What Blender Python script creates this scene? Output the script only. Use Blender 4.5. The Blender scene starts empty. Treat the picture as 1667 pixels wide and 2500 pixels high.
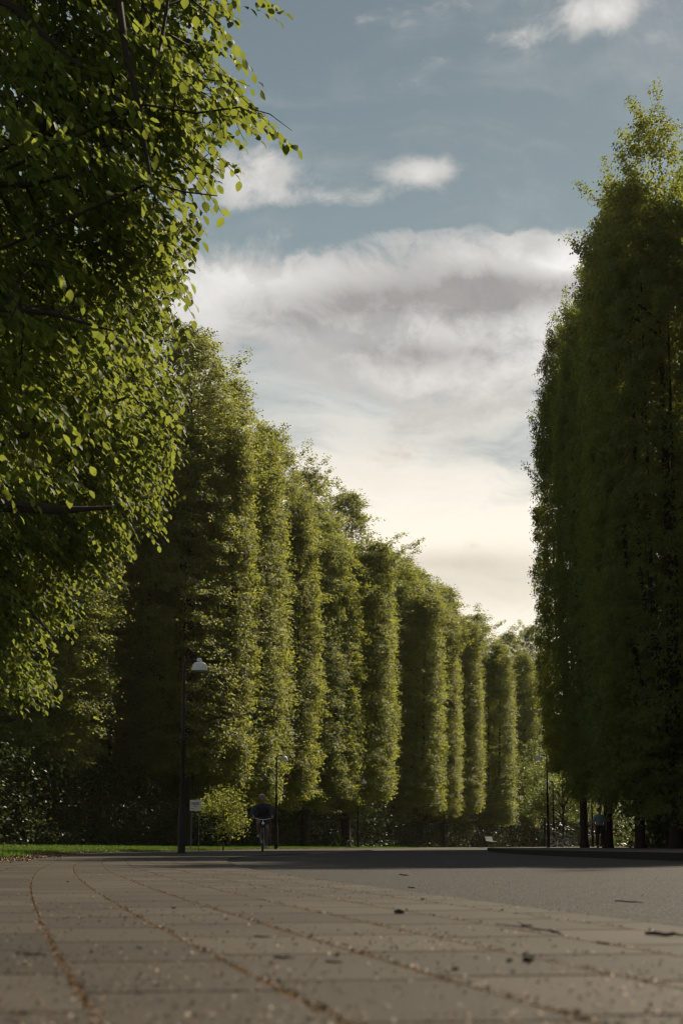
import bpy, bmesh, math, random
import numpy as np
from mathutils import Vector, Matrix

random.seed(7)
sc = bpy.context.scene
C = sc.collection
R = math.radians

# ------------------------------------------------------------------ camera
F, W, H, CAMZ = 3800.0, 1667.0, 2500.0, 0.2
PITCH = R(8.6)
HORIZON = 2064.0
SHIFT = (HORIZON - H / 2 - F * math.tan(PITCH)) / H
cam_d = bpy.data.cameras.new('camera')
cam = bpy.data.objects.new('camera', cam_d)
C.objects.link(cam)
cam.location = (0, 0, CAMZ)
cam.rotation_euler = (R(90) + PITCH, 0, 0)
cam_d.sensor_width = 36
cam_d.lens = F / H * 36
cam_d.shift_y = SHIFT
cam_d.clip_start = 0.05
cam_d.clip_end = 5000
cam_d.dof.use_dof = True
cam_d.dof.focus_distance = 34
cam_d.dof.aperture_fstop = 6.3
sc.camera = cam
_cp, _sp = math.cos(PITCH), math.sin(PITCH)


def ray(x, y):
    dx = (x - W / 2) / F
    dy = (H / 2 - y + SHIFT * H) / F
    return Vector((dx, _cp - dy * _sp, _sp + dy * _cp))


def at(x, y, Y):
    """the world point at distance Y along the view that the photograph shows at (x, y)"""
    d = ray(x, y)
    return Vector((0, 0, CAMZ)) + d * (Y / d.y)


def azel(x, y):
    d = ray(x, y).normalized()
    return math.atan2(d.x, d.y), math.asin(d.z)


D2N = 1667 / 1568


def atd(x, y, Y):
    return at(x * D2N, y * D2N, Y)


# ------------------------------------------------------------------ tagging
def tag(o, label=None, cat=None, group=None, kind=None):
    if label: o['label'] = label
    if cat: o['category'] = cat
    if group: o['group'] = group
    if kind: o['kind'] = kind
    return o


def thing(name, label, cat, loc=(0, 0, 0), rz=0, group=None):
    o = bpy.data.objects.new(name, None)
    C.objects.link(o)
    o.location = loc
    o.rotation_euler = (0, 0, rz)
    o.empty_display_size = .1
    return tag(o, label, cat, group)


def link(name, me, mat, parent=None):
    o = bpy.data.objects.new(name, me)
    C.objects.link(o)
    if mat and not me.materials: me.materials.append(mat)
    if parent: o.parent = parent
    return o


def copy_tree(o, parent=None):
    c = o.copy()
    C.objects.link(c)
    if parent: c.parent = parent
    for ch in list(o.children): copy_tree(ch, c)
    return c


def mesh_np(name, verts, faces_flat, nper, smooth=False):
    """mesh from numpy: verts (N,3); faces_flat int array; nper = corners of every face"""
    me = bpy.data.meshes.new(name)
    nv = len(verts)
    nf = len(faces_flat) // nper
    me.vertices.add(nv)
    me.vertices.foreach_set('co', np.ascontiguousarray(verts, dtype=np.float32).ravel())
    me.loops.add(nf * nper)
    me.loops.foreach_set('vertex_index', np.ascontiguousarray(faces_flat, dtype=np.int32).ravel())
    me.polygons.add(nf)
    me.polygons.foreach_set('loop_start', np.arange(0, nf * nper, nper, dtype=np.int32))
    if smooth:
        me.polygons.foreach_set('use_smooth', np.ones(nf, dtype=bool))
    me.update(calc_edges=True)
    return me


class MB:
    """collects shapes for one mesh"""
    def __init__(s):
        s.v, s.f = [], []

    def tube(s, pts, rad, n=8, cap=True):
        pts = [Vector(p) for p in pts]
        if not hasattr(rad, '__len__'): rad = [rad] * len(pts)
        rings = []
        up = Vector((0, 0, 1))
        prev = None
        for i, p in enumerate(pts):
            t = (pts[min(i + 1, len(pts) - 1)] - pts[max(i - 1, 0)]).normalized()
            if prev is None:
                a = t.cross(up)
                if a.length < 1e-3: a = t.cross(Vector((0, 1, 0)))
                a.normalize()
            else:
                a = (prev - t * prev.dot(t)).normalized()
            prev = a
            b = t.cross(a)
            k = len(s.v)
            for j in range(n):
                w = 2 * math.pi * j / n
                s.v.append(p + (a * math.cos(w) + b * math.sin(w)) * rad[i])
            rings.append(k)
        for i in range(len(rings) - 1):
            for j in range(n):
                j2 = (j + 1) % n
                s.f.append((rings[i] + j, rings[i] + j2, rings[i + 1] + j2, rings[i + 1] + j))
        if cap:
            s.f.append(tuple(rings[0] + j for j in reversed(range(n))))
            s.f.append(tuple(rings[-1] + j for j in range(n)))
        return s

    def lathe(s, prof, n=20, org=(0, 0, 0), M=None):
        """prof: (r, z) list"""
        k = len(s.v)
        o = Vector(org)
        for r, z in prof:
            for j in range(n):
                w = 2 * math.pi * j / n
                p = Vector((r * math.cos(w), r * math.sin(w), z))
                if M: p = M @ p
                s.v.append(p + o)
        for i in range(len(prof) - 1):
            for j in range(n):
                j2 = (j + 1) % n
                s.f.append((k + i * n + j, k + i * n + j2, k + (i + 1) * n + j2, k + (i + 1) * n + j))
        return s

    def ring(s, c, Rr, r, axis='X', n=32, m=8):
        c = Vector(c)
        k = len(s.v)
        for i in range(n):
            w = 2 * math.pi * i / n
            for j in range(m):
                q = 2 * math.pi * j / m
                a = Rr + r * math.cos(q)
                u, v_, t = a * math.cos(w), a * math.sin(w), r * math.sin(q)
                p = Vector((t, u, v_)) if axis == 'X' else Vector((u, v_, t))
                s.v.append(c + p)
        for i in range(n):
            i2 = (i + 1) % n
            for j in range(m):
                j2 = (j + 1) % m
                s.f.append((k + i * m + j, k + i2 * m + j, k + i2 * m + j2, k + i * m + j2))
        return s

    def box(s, c, d, M=None):
        k = len(s.v)
        c = Vector(c)
        for x in (-.5, .5):
            for y in (-.5, .5):
                for z in (-.5, .5):
                    p = Vector((x * d[0], y * d[1], z * d[2]))
                    if M: p = M @ p
                    s.v.append(c + p)
        for q in ((0, 1, 3, 2), (4, 6, 7, 5), (0, 4, 5, 1), (2, 3, 7, 6), (0, 2, 6, 4), (1, 5, 7, 3)):
            s.f.append(tuple(k + i for i in q))
        return s

    def build(s, name, mat, parent=None, smooth=True, bevel=0):
        me = bpy.data.meshes.new(name)
        me.from_pydata([tuple(p) for p in s.v], [], s.f)
        bm = bmesh.new()
        bm.from_mesh(me)
        bmesh.ops.recalc_face_normals(bm, faces=bm.faces)
        if bevel:
            bmesh.ops.bevel(bm, geom=list(bm.edges), offset=bevel, segments=2, affect='EDGES', profile=.5)
        bm.to_mesh(me)
        bm.free()
        if smooth:
            for p in me.polygons: p.use_smooth = True
        o = link(name, me, mat, parent)
        if smooth:
            try: me.set_sharp_from_angle(angle=R(40))
            except Exception: pass
        return o


# ------------------------------------------------------------------ materials
def new_mat(name):
    m = bpy.data.materials.new(name)
    m.use_nodes = True
    nt = m.node_tree
    for n in list(nt.nodes): nt.nodes.remove(n)
    return m, nt


class G:
    """little expression builder for node trees"""
    def __init__(s, nt):
        s.nt = nt

    def n(s, typ, **kw):
        n = s.nt.nodes.new(typ)
        for k, v in kw.items(): setattr(n, k, v)
        return n

    def put(s, sock, v):
        if v is None: return
        if isinstance(v, bpy.types.NodeSocket): s.nt.links.new(v, sock)
        else: sock.default_value = v

    def m(s, op, a, b=None, c=None, clamp=False):
        n = s.n('ShaderNodeMath', operation=op, use_clamp=clamp)
        s.put(n.inputs[0], a); s.put(n.inputs[1], b); s.put(n.inputs[2], c)
        return n.outputs[0]

    def add(s, *a):
        r = a[0]
        for b in a[1:]: r = s.m('ADD', r, b)
        return r

    def mul(s, a, b): return s.m('MULTIPLY', a, b)

    def smooth(s, x, lo, hi, to0=0.0, to1=1.0):
        n = s.n('ShaderNodeMapRange', interpolation_type='SMOOTHSTEP')
        s.put(n.inputs[0], x); s.put(n.inputs[1], lo); s.put(n.inputs[2], hi)
        s.put(n.inputs[3], to0); s.put(n.inputs[4], to1)
        return n.outputs[0]

    def noise(s, vec, scale, detail=4, rough=.55, dist=0.0, color=False):
        n = s.n('ShaderNodeTexNoise')
        s.put(n.inputs['Vector'], vec); s.put(n.inputs['Scale'], scale)
        s.put(n.inputs['Detail'], detail); s.put(n.inputs['Roughness'], rough)
        s.put(n.inputs['Distortion'], dist)
        return n.outputs['Color' if color else 'Fac']

    def mix(s, f, a, b, blend='MIX'):
        n = s.n('ShaderNodeMix', data_type='RGBA', blend_type=blend)
        s.put(n.inputs[0], f)
        s.put(n.inputs[6], a if isinstance(a, bpy.types.NodeSocket) else (*a[:3], 1))
        s.put(n.inputs[7], b if isinstance(b, bpy.types.NodeSocket) else (*b[:3], 1))
        return n.outputs[2]

    def xyz(s, v):
        n = s.n('ShaderNodeSeparateXYZ'); s.put(n.inputs[0], v); return n.outputs

    def vec(s, x, y, z):
        n = s.n('ShaderNodeCombineXYZ')
        s.put(n.inputs[0], x); s.put(n.inputs[1], y); s.put(n.inputs[2], z)
        return n.outputs[0]

    def vmul(s, v, k):
        n = s.n('ShaderNodeVectorMath', operation='MULTIPLY')
        s.put(n.inputs[0], v); n.inputs[1].default_value = k
        return n.outputs[0]

    def bump(s, h, strength=.3, dist=.01):
        n = s.n('ShaderNodeBump')
        s.put(n.inputs['Height'], h); n.inputs['Strength'].default_value = strength
        n.inputs['Distance'].default_value = dist
        return n.outputs[0]

    def out(s, surf=None, vol=None):
        o = s.n('ShaderNodeOutputMaterial')
        if surf: s.nt.links.new(surf, o.inputs[0])
        if vol: s.nt.links.new(vol, o.inputs[1])

    def bsdf(s, color, rough=.6, normal=None, metallic=0.0, spec=.5):
        n = s.n('ShaderNodeBsdfPrincipled')
        s.put(n.inputs['Base Color'], color if isinstance(color, bpy.types.NodeSocket) else (*color[:3], 1))
        s.put(n.inputs['Roughness'], rough); s.put(n.inputs['Metallic'], metallic)
        s.put(n.inputs['Specular IOR Level'], spec)
        if normal: s.nt.links.new(normal, n.inputs['Normal'])
        return n.outputs[0]


def plain(name, col, rough=.6, metallic=0.0, spec=.5, var=.15, scale=12.0):
    m, nt = new_mat(name)
    g = G(nt)
    tc = g.n('ShaderNodeTexCoord').outputs['Object']
    f = g.noise(tc, scale, 4)
    c = g.mix(f, [k * (1 - var) for k in col], [k * (1 + var) for k in col])
    g.out(g.bsdf(c, rough, None, metallic, spec))
    return m


def leaf_mat(name, cols, trans=(.2, .3, .03), tw=.45, rough=.45, spec=.35):
    """thin leaf: reflects, and lets light through"""
    m, nt = new_mat(name)
    g = G(nt)
    geo = g.n('ShaderNodeNewGeometry')
    rnd = geo.outputs['Random Per Island']
    oi = g.n('ShaderNodeObjectInfo').outputs['Random']
    tc = g.n('ShaderNodeTexCoord').outputs['Object']
    big = g.noise(tc, .45, 2)
    c = g.mix(rnd, cols[0], cols[1])
    c = g.mix(g.mul(g.smooth(big, .35, .7), .6), c, cols[2])
    hs = g.n('ShaderNodeHueSaturation')
    g.put(hs.inputs['Hue'], g.m('MULTIPLY_ADD', oi, .035, .492))
    g.put(hs.inputs['Value'], g.m('MULTIPLY_ADD', oi, .3, .85))
    g.put(hs.inputs['Color'], c)
    p = g.bsdf(hs.outputs[0], rough, None, 0, spec)
    t = g.n('ShaderNodeBsdfTranslucent')
    tcx = g.mix(rnd, [k * .75 for k in trans], [k * 1.2 for k in trans])
    g.put(t.inputs[0], tcx)
    mx = g.n('ShaderNodeMixShader')
    mx.inputs[0].default_value = tw
    nt.links.new(p, mx.inputs[1]); nt.links.new(t.outputs[0], mx.inputs[2])
    g.out(mx.outputs[0])
    return m


M_near = leaf_mat('near_leaf', ((.05, .085, .016), (.10, .125, .028), (.07, .10, .018)), (.25, .29, .045), .50, .6, .10)
M_row = leaf_mat('row_leaf', ((.045, .08, .018), (.155, .175, .045), (.10, .125, .026)), (.40, .42, .065), .47, .6, .18)
M_wall = leaf_mat('wall_leaf', ((.045, .075, .02), (.16, .18, .055), (.10, .13, .036)), (.34, .37, .06), .48, .62, .15)
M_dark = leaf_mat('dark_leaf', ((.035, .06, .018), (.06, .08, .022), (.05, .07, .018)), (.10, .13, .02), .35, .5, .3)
M_lit = leaf_mat('sunlit_leaf', ((.10, .15, .025), (.16, .19, .04), (.12, .16, .03)), (.25, .30, .04), .45, .5, .3)  # leaf colour brightened so these crowns read as sunlit
M_pink = leaf_mat('blossom_leaf', ((.16, .10, .09), (.22, .15, .13), (.17, .12, .10)), (.25, .15, .12), .4, .6, .2)
M_shaded_leaf = leaf_mat('shaded_leaf', ((.022, .036, .013), (.040, .055, .018), (.030, .044, .015)), (.06, .08, .016), .34, .55, .2)  # leaf colour darkened to carry the deep shade inside the wood
M_grass = leaf_mat('grass_blade', ((.04, .09, .012), (.08, .12, .02), (.06, .10, .014)), (.12, .2, .02), .4, .5, .3)
M_bark = plain('bark', (.03, .025, .02), .9, spec=.2, var=.4, scale=6)
M_black = plain('black_paint', (.006, .006, .007), .5, spec=.22)
M_frame = plain('bicycle_paint', (.015, .017, .022), .3)
M_rubber = plain('rubber', (.02, .019, .018), .7)
M_metal = plain('bright_metal', (.55, .55, .56), .28, 1.0)
M_skin = plain('skin', (.20, .11, .08), .55, var=.08)
M_hair = plain('grey_hair', (.42, .40, .38), .6)
M_hairdark = plain('brown_hair', (.03, .02, .015), .6)
M_jacket = plain('navy_jersey', (.012, .013, .022), .75)
M_shorts = plain('black_shorts', (.012, .012, .014), .7)
M_shoe = plain('pale_shoe', (.42, .42, .43), .6)
M_shirt = plain('pale_shirt', (.16, .26, .30), .8, var=.5, scale=9)
M_trouser = plain('dark_trousers', (.02, .02, .026), .8)
M_board = plain('sign_board', (.50, .48, .42), .6, var=.1)
M_ink = plain('sign_ink', (.02, .02, .022), .6)
M_post = plain('grey_post', (.10, .10, .10), .5, .6)
M_blue = plain('sign_blue', (.01, .13, .42), .4)
M_white = plain('white_paint', (.75, .75, .74), .5)
M_bench = plain('bench_paint', (.24, .28, .27), .5)
M_twig = plain('dry_twig', (.05, .036, .026), .85, var=.4)
M_seed = plain('seed_clump', (.03, .022, .016), .85, var=.4)


def shade_mat():
    m, nt = new_mat('lamp_shade_grey')
    g = G(nt)
    tc = g.n('ShaderNodeTexCoord').outputs['Object']
    x, y, z = g.xyz(tc)
    ang = g.m('ARCTAN2', y, x)
    st = g.noise(g.vec(g.mul(ang, 4.0), g.mul(z, .8), 0.0), 2.2, 5, .65)
    f = g.smooth(st, .5, .75)
    c = g.mix(f, (.60, .585, .58), (.26, .24, .21))
    g.out(g.bsdf(c, .55))
    return m


M_shade = shade_mat()


def litter_mat():
    m, nt = new_mat('bud_scale')
    g = G(nt)
    rnd = g.n('ShaderNodeNewGeometry').outputs['Random Per Island']
    cr = g.n('ShaderNodeValToRGB')
    e = cr.color_ramp.elements
    e[0].color = (.035, .02, .011, 1); e[1].color = (.26, .15, .055, 1)
    k = cr.color_ramp.elements.new(.6); k.color = (.13, .066, .024, 1)
    g.put(cr.inputs[0], rnd)
    g.out(g.bsdf(cr.outputs[0], .7))
    return m


M_litter = litter_mat()


# ------------------------------------------------------------------ leaves
def frames(n, rng, nrm, spread):
    """unit normals near nrm and a random unit tangent for each"""
    N = nrm + rng.normal(0, spread, (n, 3))
    N /= np.linalg.norm(N, axis=1)[:, None] + 1e-9
    T = rng.normal(0, 1, (n, 3))
    T -= N * np.sum(T * N, 1)[:, None]
    T /= np.linalg.norm(T, axis=1)[:, None] + 1e-9
    return N, T


def kite_leaves(P, N, T, L, Wd, fold=.18):
    """one folded kite-shaped quad per leaf"""
    B = np.cross(N, T)
    n = len(P)
    L = L[:, None]; Wd = Wd[:, None]
    v = np.empty((n, 4, 3), np.float32)
    v[:, 0] = P
    v[:, 1] = P + T * L * .45 + B * Wd * .5 + N * Wd * fold
    v[:, 2] = P + T * L - N * L * .08
    v[:, 3] = P + T * L * .45 - B * Wd * .5 + N * Wd * fold
    return v.reshape(-1, 3), np.arange(n * 4, dtype=np.int32)


def oval_leaves(P, N, T, L, Wd, fold=.22):
    """an oval leaf of four quads with a raised rim and drooping tip"""
    B = np.cross(N, T)
    n = len(P)
    L = L[:, None]; Wd = Wd[:, None]
    prof = [(0.0, 0.0), (.22, .34), (.5, .5), (.8, .32), (1.0, 0.0)]
    cols = []
    for u, w in prof:
        droop = -.22 * u * u
        mid = P + T * L * u + N * L * droop
        if w == 0: cols.append((mid,))
        else: cols.append((mid + B * Wd * w + N * Wd * fold * w, mid, mid - B * Wd * w + N * Wd * fold * w))
    vs = [cols[0][0]]
    for c in cols[1:4]: vs += list(c)
    vs.append(cols[4][0])
    v = np.stack(vs, 1).astype(np.float32)          # n,11,3
    q = [(0, 1, 2), (0, 2, 3), (8, 7, 10), (9, 8, 10)]
    quads = [(1, 4, 5, 2), (2, 5, 6, 3), (4, 7, 8, 5), (5, 8, 9, 6)]
    tri = q + [t for a in quads for t in ((a[0], a[1], a[2]), (a[0], a[2], a[3]))]
    f = (np.arange(n)[:, None, None] * 11 + np.array(tri)[None]).astype(np.int32)
    return v.reshape(-1, 3), f.ravel()


def leaves_object(name, P, N, T, L, Wd, mat, parent=None, oval=False):
    if oval: v, f = oval_leaves(P, N, T, L, Wd); me = mesh_np(name, v, f, 3)
    else: v, f = kite_leaves(P, N, T, L, Wd); me = mesh_np(name, v, f, 4)
    return link(name, me, mat, parent)


# ------------------------------------------------------------------ column trees of the avenue
HP = 28.0


def column_crown(seed, z0=4.0, rad=3.2, nsp=17000, leaves=13, leaf=.125, nlead=10, spike=1.0, ztop=.86, pads=.5, lump=1.0, clip=.76, tap=5.0):
    """upright leaders packed into a clipped column, each clothed in leafy sprays"""
    rng = np.random.default_rng(seed)
    leads = [(0.0, 0.0, rad * .62, HP, z0 + 1)]
    for i in range(nlead):
        a = 2 * math.pi * (i + rng.uniform(-.3, .3)) / nlead
        d = rad * rng.uniform(.50, .66)
        top = HP * rng.uniform(ztop - .08, ztop + .06)
        leads.append((d * math.cos(a), d * math.sin(a), rad * rng.uniform(.36, .56), top, z0 + rng.uniform(-1.6, 1.4)))
    leads = np.array(leads)
    w = leads[:, 2] * (leads[:, 3] - leads[:, 4])
    pick = rng.choice(len(leads), nsp, p=w / w.sum())
    q = leads[pick]
    u = rng.uniform(0, 1, nsp)
    z = q[:, 4] + u * (q[:, 3] - q[:, 4])
    left = q[:, 3] - z                                   # distance below the leader's tip
    taper = np.clip(left / tap, 0, 1) ** .6 * .94 + .06
    base = np.clip((z - q[:, 4]) / 2.0, 0, 1) ** .5 * .75 + .25
    th = rng.uniform(0, 2 * math.pi, nsp)
    ph = pick * 2.1
    wob = 1 + lump * .16 * np.sin(z * .9 + ph) * np.cos(th * 2 + ph) + lump * .12 * np.sin(z * 2.3 + th * 3 + ph) + lump * .08 * np.sin(z * 5.9 + th * 5 + 2 * ph)
    rr = q[:, 2] * taper * base * wob * (1 - .8 * rng.beta(1, 4.5, nsp))
    # most sprays gather in flat pads that stand out from the column like roof tiles
    npad = nsp // 26
    pid = rng.integers(0, npad, nsp)
    inpad = (rng.uniform(0, 1, nsp) < pads)
    first = np.arange(npad)
    pr = rng.uniform(.35, .8, npad)
    out = rng.normal(0, .16, npad) * lump
    tip = left[first] < 3
    gx_, gy_, gz_ = rng.normal(0, .5, nsp), rng.normal(0, .5, nsp), rng.normal(0, .5, nsp)
    PR = pr[pid]
    pick = np.where(inpad, pick[first][pid], pick)
    q = leads[pick]
    thp = th[first][pid]; rp = (rr[first] + out)[pid]; zp = z[first][pid]
    th2 = thp + gx_ * PR / np.maximum(rp, .5)
    r2 = np.maximum(rp + gy_ * .28, .03)
    z2 = zp + gz_ * PR * .42 - .45 * (r2 - rp) - .25 * np.abs(gx_) * PR
    th = np.where(inpad, th2, th); rr = np.where(inpad, r2, rr); z = np.where(inpad, z2, z)
    left = q[:, 3] - z
    sway = .35 * lump * np.sin(z * .35 + ph)
    x = q[:, 0] + rr * np.cos(th) + sway
    y = q[:, 1] + rr * np.sin(th) + .3 * lump * np.cos(z * .3 + ph)
    # the shears keep the two long faces flat
    lim = rad * clip + .10 * np.sin(z * 1.7 + y * 2.1) + .08 * np.sin(z * 4.1 - y * 3.3)
    over = np.abs(x) > lim
    x = np.where(over, np.sign(x) * (lim - rng.exponential(.12, nsp)), x)
    # drop most of the sprays that lie deep inside another leader's column
    keep = np.ones(nsp, bool)
    for k in range(len(leads)):
        dk = np.hypot(x - leads[k, 0], y - leads[k, 1])
        inside = (dk < leads[k, 2] * .62) & (z < leads[k, 3] - 4) & (z > leads[k, 4] + 1) & (pick != k)
        keep &= ~(inside & (rng.uniform(0, 1, nsp) < .88))
    # ragged holes
    hole = np.sin(x * 2.3 + seed) * np.sin(y * 2.7 + 1.3 * seed) * np.sin(z * 1.15 + seed * .7)
    keep &= ~((hole > .42) & (rng.uniform(0, 1, nsp) < .75))
    keep &= ~((left < 3.5) & (rng.uniform(0, 1, nsp) < .45))
    x, y, z, th, left = x[keep], y[keep], z[keep], th[keep], left[keep]
    n = len(x)
    up = np.where(left < 4, .9, .15) + rng.normal(0, .25, n)
    D = np.stack([np.cos(th) + rng.normal(0, .35, n), np.sin(th) + rng.normal(0, .35, n), up], 1)
    D /= np.linalg.norm(D, axis=1)[:, None]
    sl = rng.uniform(.25, .6, n)
    P0 = np.stack([x, y, z], 1)
    # free shoots standing out of the top
    sh = []
    for k in range(len(leads)):
        for j in range(9):
            a = rng.uniform(0, 6.28); tl = rng.uniform(.9, 2.8) * spike
            b = np.array([leads[k, 0] + rng.normal(0, .4), leads[k, 1] + rng.normal(0, .4), leads[k, 3] - rng.uniform(.8, 4.5)])
            dd = np.array([math.cos(a) * .6 + leads[k, 0] * .22, math.sin(a) * .6 + leads[k, 1] * .22, 1.0]); dd /= np.linalg.norm(dd)
            for t in np.linspace(0, tl, int(9 * tl)):
                sh.append(np.concatenate([b + dd * t + rng.normal(0, .05, 3), dd + rng.normal(0, .5, 3)]))
    sh = np.array(sh)
    P0 = np.concatenate([P0, sh[:, :3]])
    Ds = sh[:, 3:] / np.linalg.norm(sh[:, 3:], axis=1)[:, None]
    D = np.concatenate([D, Ds])
    sl = np.concatenate([sl, np.full(len(sh), .3)])
    n = len(P0)
    t = rng.uniform(0, 1, (n, leaves))
    P = P0[:, None] + D[:, None] * (sl[:, None] * t)[..., None] + rng.normal(0, 1, (n, leaves, 3)) * np.array([.12, .12, .06])
    P[..., 2] -= (t * t) * sl[:, None] * .35
    P = P.reshape(-1, 3)
    DD = np.repeat(D, leaves, 0)
    m = len(P)
    nrm = DD * np.array([.75, .75, .2]) + np.array([0, 0, .5])
    N, T = frames(m, rng, nrm, .42)
    T = T + DD * np.array([.5, .5, .1])
    T -= N * np.sum(T * N, 1)[:, None]
    T /= np.linalg.norm(T, axis=1)[:, None]
    L = rng.uniform(.75, 1.25, m) * leaf
    v, f = kite_leaves(P, N, T, L, L * .78)
    me = mesh_np('crown', v, f, 4)
    # wood: trunk and leaders
    b = MB()
    tr = rad * .08
    b.tube([(0, 0, -.3), (0.02, 0, .3), (0.05, .03, 4), (.1, 0, 10), (.05, .06, 18), (0, 0, 25.5)],
           [tr * 1.7, tr * 1.15, tr, tr * .8, tr * .45, .02], 10)
    for k in range(1, len(leads)):
        lx, ly, lr, lt, lb = leads[k]
        zs = rng.uniform(2.2, 6)
        b.tube([(0, 0, zs), (lx * .55, ly * .55, zs + 1.8), (lx * .95, ly * .95, zs + 5), (lx, ly, lt * .7), (lx * 1.05, ly * 1.05, lt - .6)],
               [tr * .5, tr * .42, tr * .34, tr * .2, .012], 6)
    for j in range(26):
        zz = rng.uniform(z0 - 1, 24); a = rng.uniform(0, 6.28); ln = rad * rng.uniform(.5, .85)
        b.tube([(0, 0, zz), (ln * .5 * math.cos(a), ln * .5 * math.sin(a), zz + .5), (ln * math.cos(a), ln * math.sin(a), zz + .7)], [.06, .04, .012], 5)
    wood = bpy.data.meshes.new('trunk')
    wood.from_pydata([tuple(p) for p in b.v], [], b.f)
    for p in wood.polygons: p.use_smooth = True
    return me, wood


PROTO = [column_crown(11, 3.8, 3.2, 30000, leaf=.122, nlead=7, pads=.62),
         column_crown(23, 3.2, 3.2, 30000, leaf=.122, nlead=6, spike=1.3, ztop=.84, pads=.62),
         column_crown(37, 4.3, 3.2, 30000, leaf=.122, nlead=8, spike=1.1, ztop=.86, pads=.62)]
WALL = [column_crown(51, 3.6, 3.2, 36000, 13, .12, 11, .9, .88, .55, .8, .8, 3.2),
        column_crown(64, 2.2, 3.2, 36000, 13, .12, 11, 1.0, .895, .55, .8, .8, 3.2),
        column_crown(79, 5.2, 3.2, 34000, 13, .12, 11, .9, .88, .55, .8, .8, 3.2)]
for i, (c, w) in enumerate(PROTO + WALL):
    c.materials.append(M_row if i < 3 else M_wall)
    w.materials.append(M_bark)


def avenue_tree(name, label, x, top, Y, proto, width, rot, group, src=PROTO, z=0.0, depth=None, face=0.0):
    """x (photo px of the stem) and top (photo px of the tip) say how far right and how tall the tree at distance Y stands"""
    p = at(x, HORIZON, Y)
    h = at(x, top, Y).z - z
    t = thing(name, label, 'tree', (p.x, Y, z), face, group)
    s = h / HP
    t.scale = (width / 3.2, (depth or width) / 3.2, s)
    link('trunk', src[proto][1], M_bark, t).rotation_euler.z = rot
    link('crown', src[proto][0], M_row, t).rotation_euler.z = rot
    return t


LG = 'tall clipped trees along the far left side of the road'
LEFT = [  # stem x, tip y (displayed px), distance, prototype, half width, rotation, label
    (-25, 640, 72, 1, 4.0, .4, 'dark shaded tree at the left edge behind the lawn and the overhanging beech'),
    (48, 670, 86, 0, 4.2, 1.9, 'dark shaded tree behind the lawn, second from the left edge'),
    (215, 720, 90, 2, 4.2, 3.3, 'half shaded tree set back behind the lawn, just left of the nearest lamp post'),
    (425, 762, 84, 1, 3.0, .2, 'tall tree with spiky top shoots rising behind the nearest street lamp'),
    (515, 885, 92, 0, 3.1, 2.2, 'bushy topped tree just beyond the white notice, sunlit on its right flank'),
    (610, 985, 100, 1, 2.7, 4.0, 'tall tree with loose top right above the cyclist'),
    (700, 1085, 111, 2, 2.9, 1.2, 'tree with a feathery top between the second and third street lamps'),
    (795, 1135, 120, 1, 3.2, 5.1, 'sunlit tree with a bare leaning top shoot behind the third street lamp'),
    (900, 1275, 142, 0, 4.1, 2.9, 'broad sunlit tree with ragged top standing right of the third street lamp'),
    (965, 1310, 152, 2, 3.4, .9, 'olive sunlit tree left of the fourth street lamp'),
    (1022, 1350, 165, 1, 3.5, 3.7, 'tree with forked top directly above the fourth street lamp'),
    (1090, 1415, 182, 0, 4.2, 1.6, 'slender far tree right of the fourth street lamp, above the pale bench'),
]
for x, y, Y, k, wd, ro, lab in LEFT:
    if x < 300:   # these stand back behind the end of the row
        avenue_tree('avenue_tree', lab, x * D2N, y * D2N, Y, k, wd, ro, LG, PROTO, 0, wd * 1.1, R(72))
        continue
    avenue_tree('avenue_tree', lab, x * D2N, y * D2N, Y, k, wd * 1.30, math.pi * (int(ro * 10) % 2) + .12 * math.sin(ro * 9), LG, PROTO, 0, wd + 1.7, R(-13))
avenue_tree('avenue_tree', 'dim far tree by the bend, second last before the dark wall', 1170 * D2N, 1455 * D2N, 200, 2, 4.0, .3, LG)
avenue_tree('avenue_tree', 'farthest tree closing the avenue against the edge of the dark tree wall', 1225 * D2N, 1440 * D2N, 208, 1, 3.6, 2.3, LG)

RG = 'tall clipped trees forming the dark wall on the right'
RIGHT = [
    (1552, 285, 60, 1, 3.0, 0.0, 'nearest dark tree of the right hand wall, its tall spike cutting into the sky'),
    (1470, 430, 66, 0, 2.3, math.pi, 'dark tree in the wall between the spiked tree and its lower neighbour'),
    (1396, 600, 71.5, 0, 2.15, 0.0, 'dark tree in the wall with small ragged twigs against the cloud'),
    (1342, 705, 77.5, 2, 2.08, math.pi, 'dark lower tree at the far end of the wall, its edge a clean vertical line'),
]
for x, y, Y, k, wd, ro, lab in RIGHT:
    avenue_tree('wall_tree', lab, x * D2N, y * D2N, Y, k, wd, ro, RG, WALL, .09, 3.6, R(4))
# more of the same wall, out of the frame on the right: their shadows lie across the road
for i, (X, Y, h, wd, ro) in enumerate([(16.5, 44, 26.5, 3.4, 1.0), (15.6, 52, 28, 3.2, 2.7), (19, 62, 28, 3.6, .3)]):
    t = thing('wall_tree', 'dark tree of the right hand wall standing outside the picture', 'tree', (X, Y, .09), ro, RG)
    t.scale = (wd / 3.2, wd / 3.2, h / HP)
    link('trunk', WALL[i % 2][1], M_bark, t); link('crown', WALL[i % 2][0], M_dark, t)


# ------------------------------------------------------------------ the wood behind
def wood_mass(name, label, n, sampler, seed, mat, leaf=.24, trunks=()):
    rng = np.random.default_rng(seed)
    P0 = sampler(rng, n)
    k = 9
    P = (P0[:, None] + rng.normal(0, .33, (len(P0), k, 3)) * np.array([1, 1, .55])).reshape(-1, 3)
    P = P[P[:, 2] > .05]
    N, T = frames(len(P), rng, np.array([0, 0, .8]), .6)
    L = rng.uniform(.7, 1.3, len(P)) * leaf
    v, f = kite_leaves(P, N, T, L, L * .65)
    return tag(link(name, mesh_np(name, v, f, 4), mat), label, 'woodland', None, 'stuff')


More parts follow.
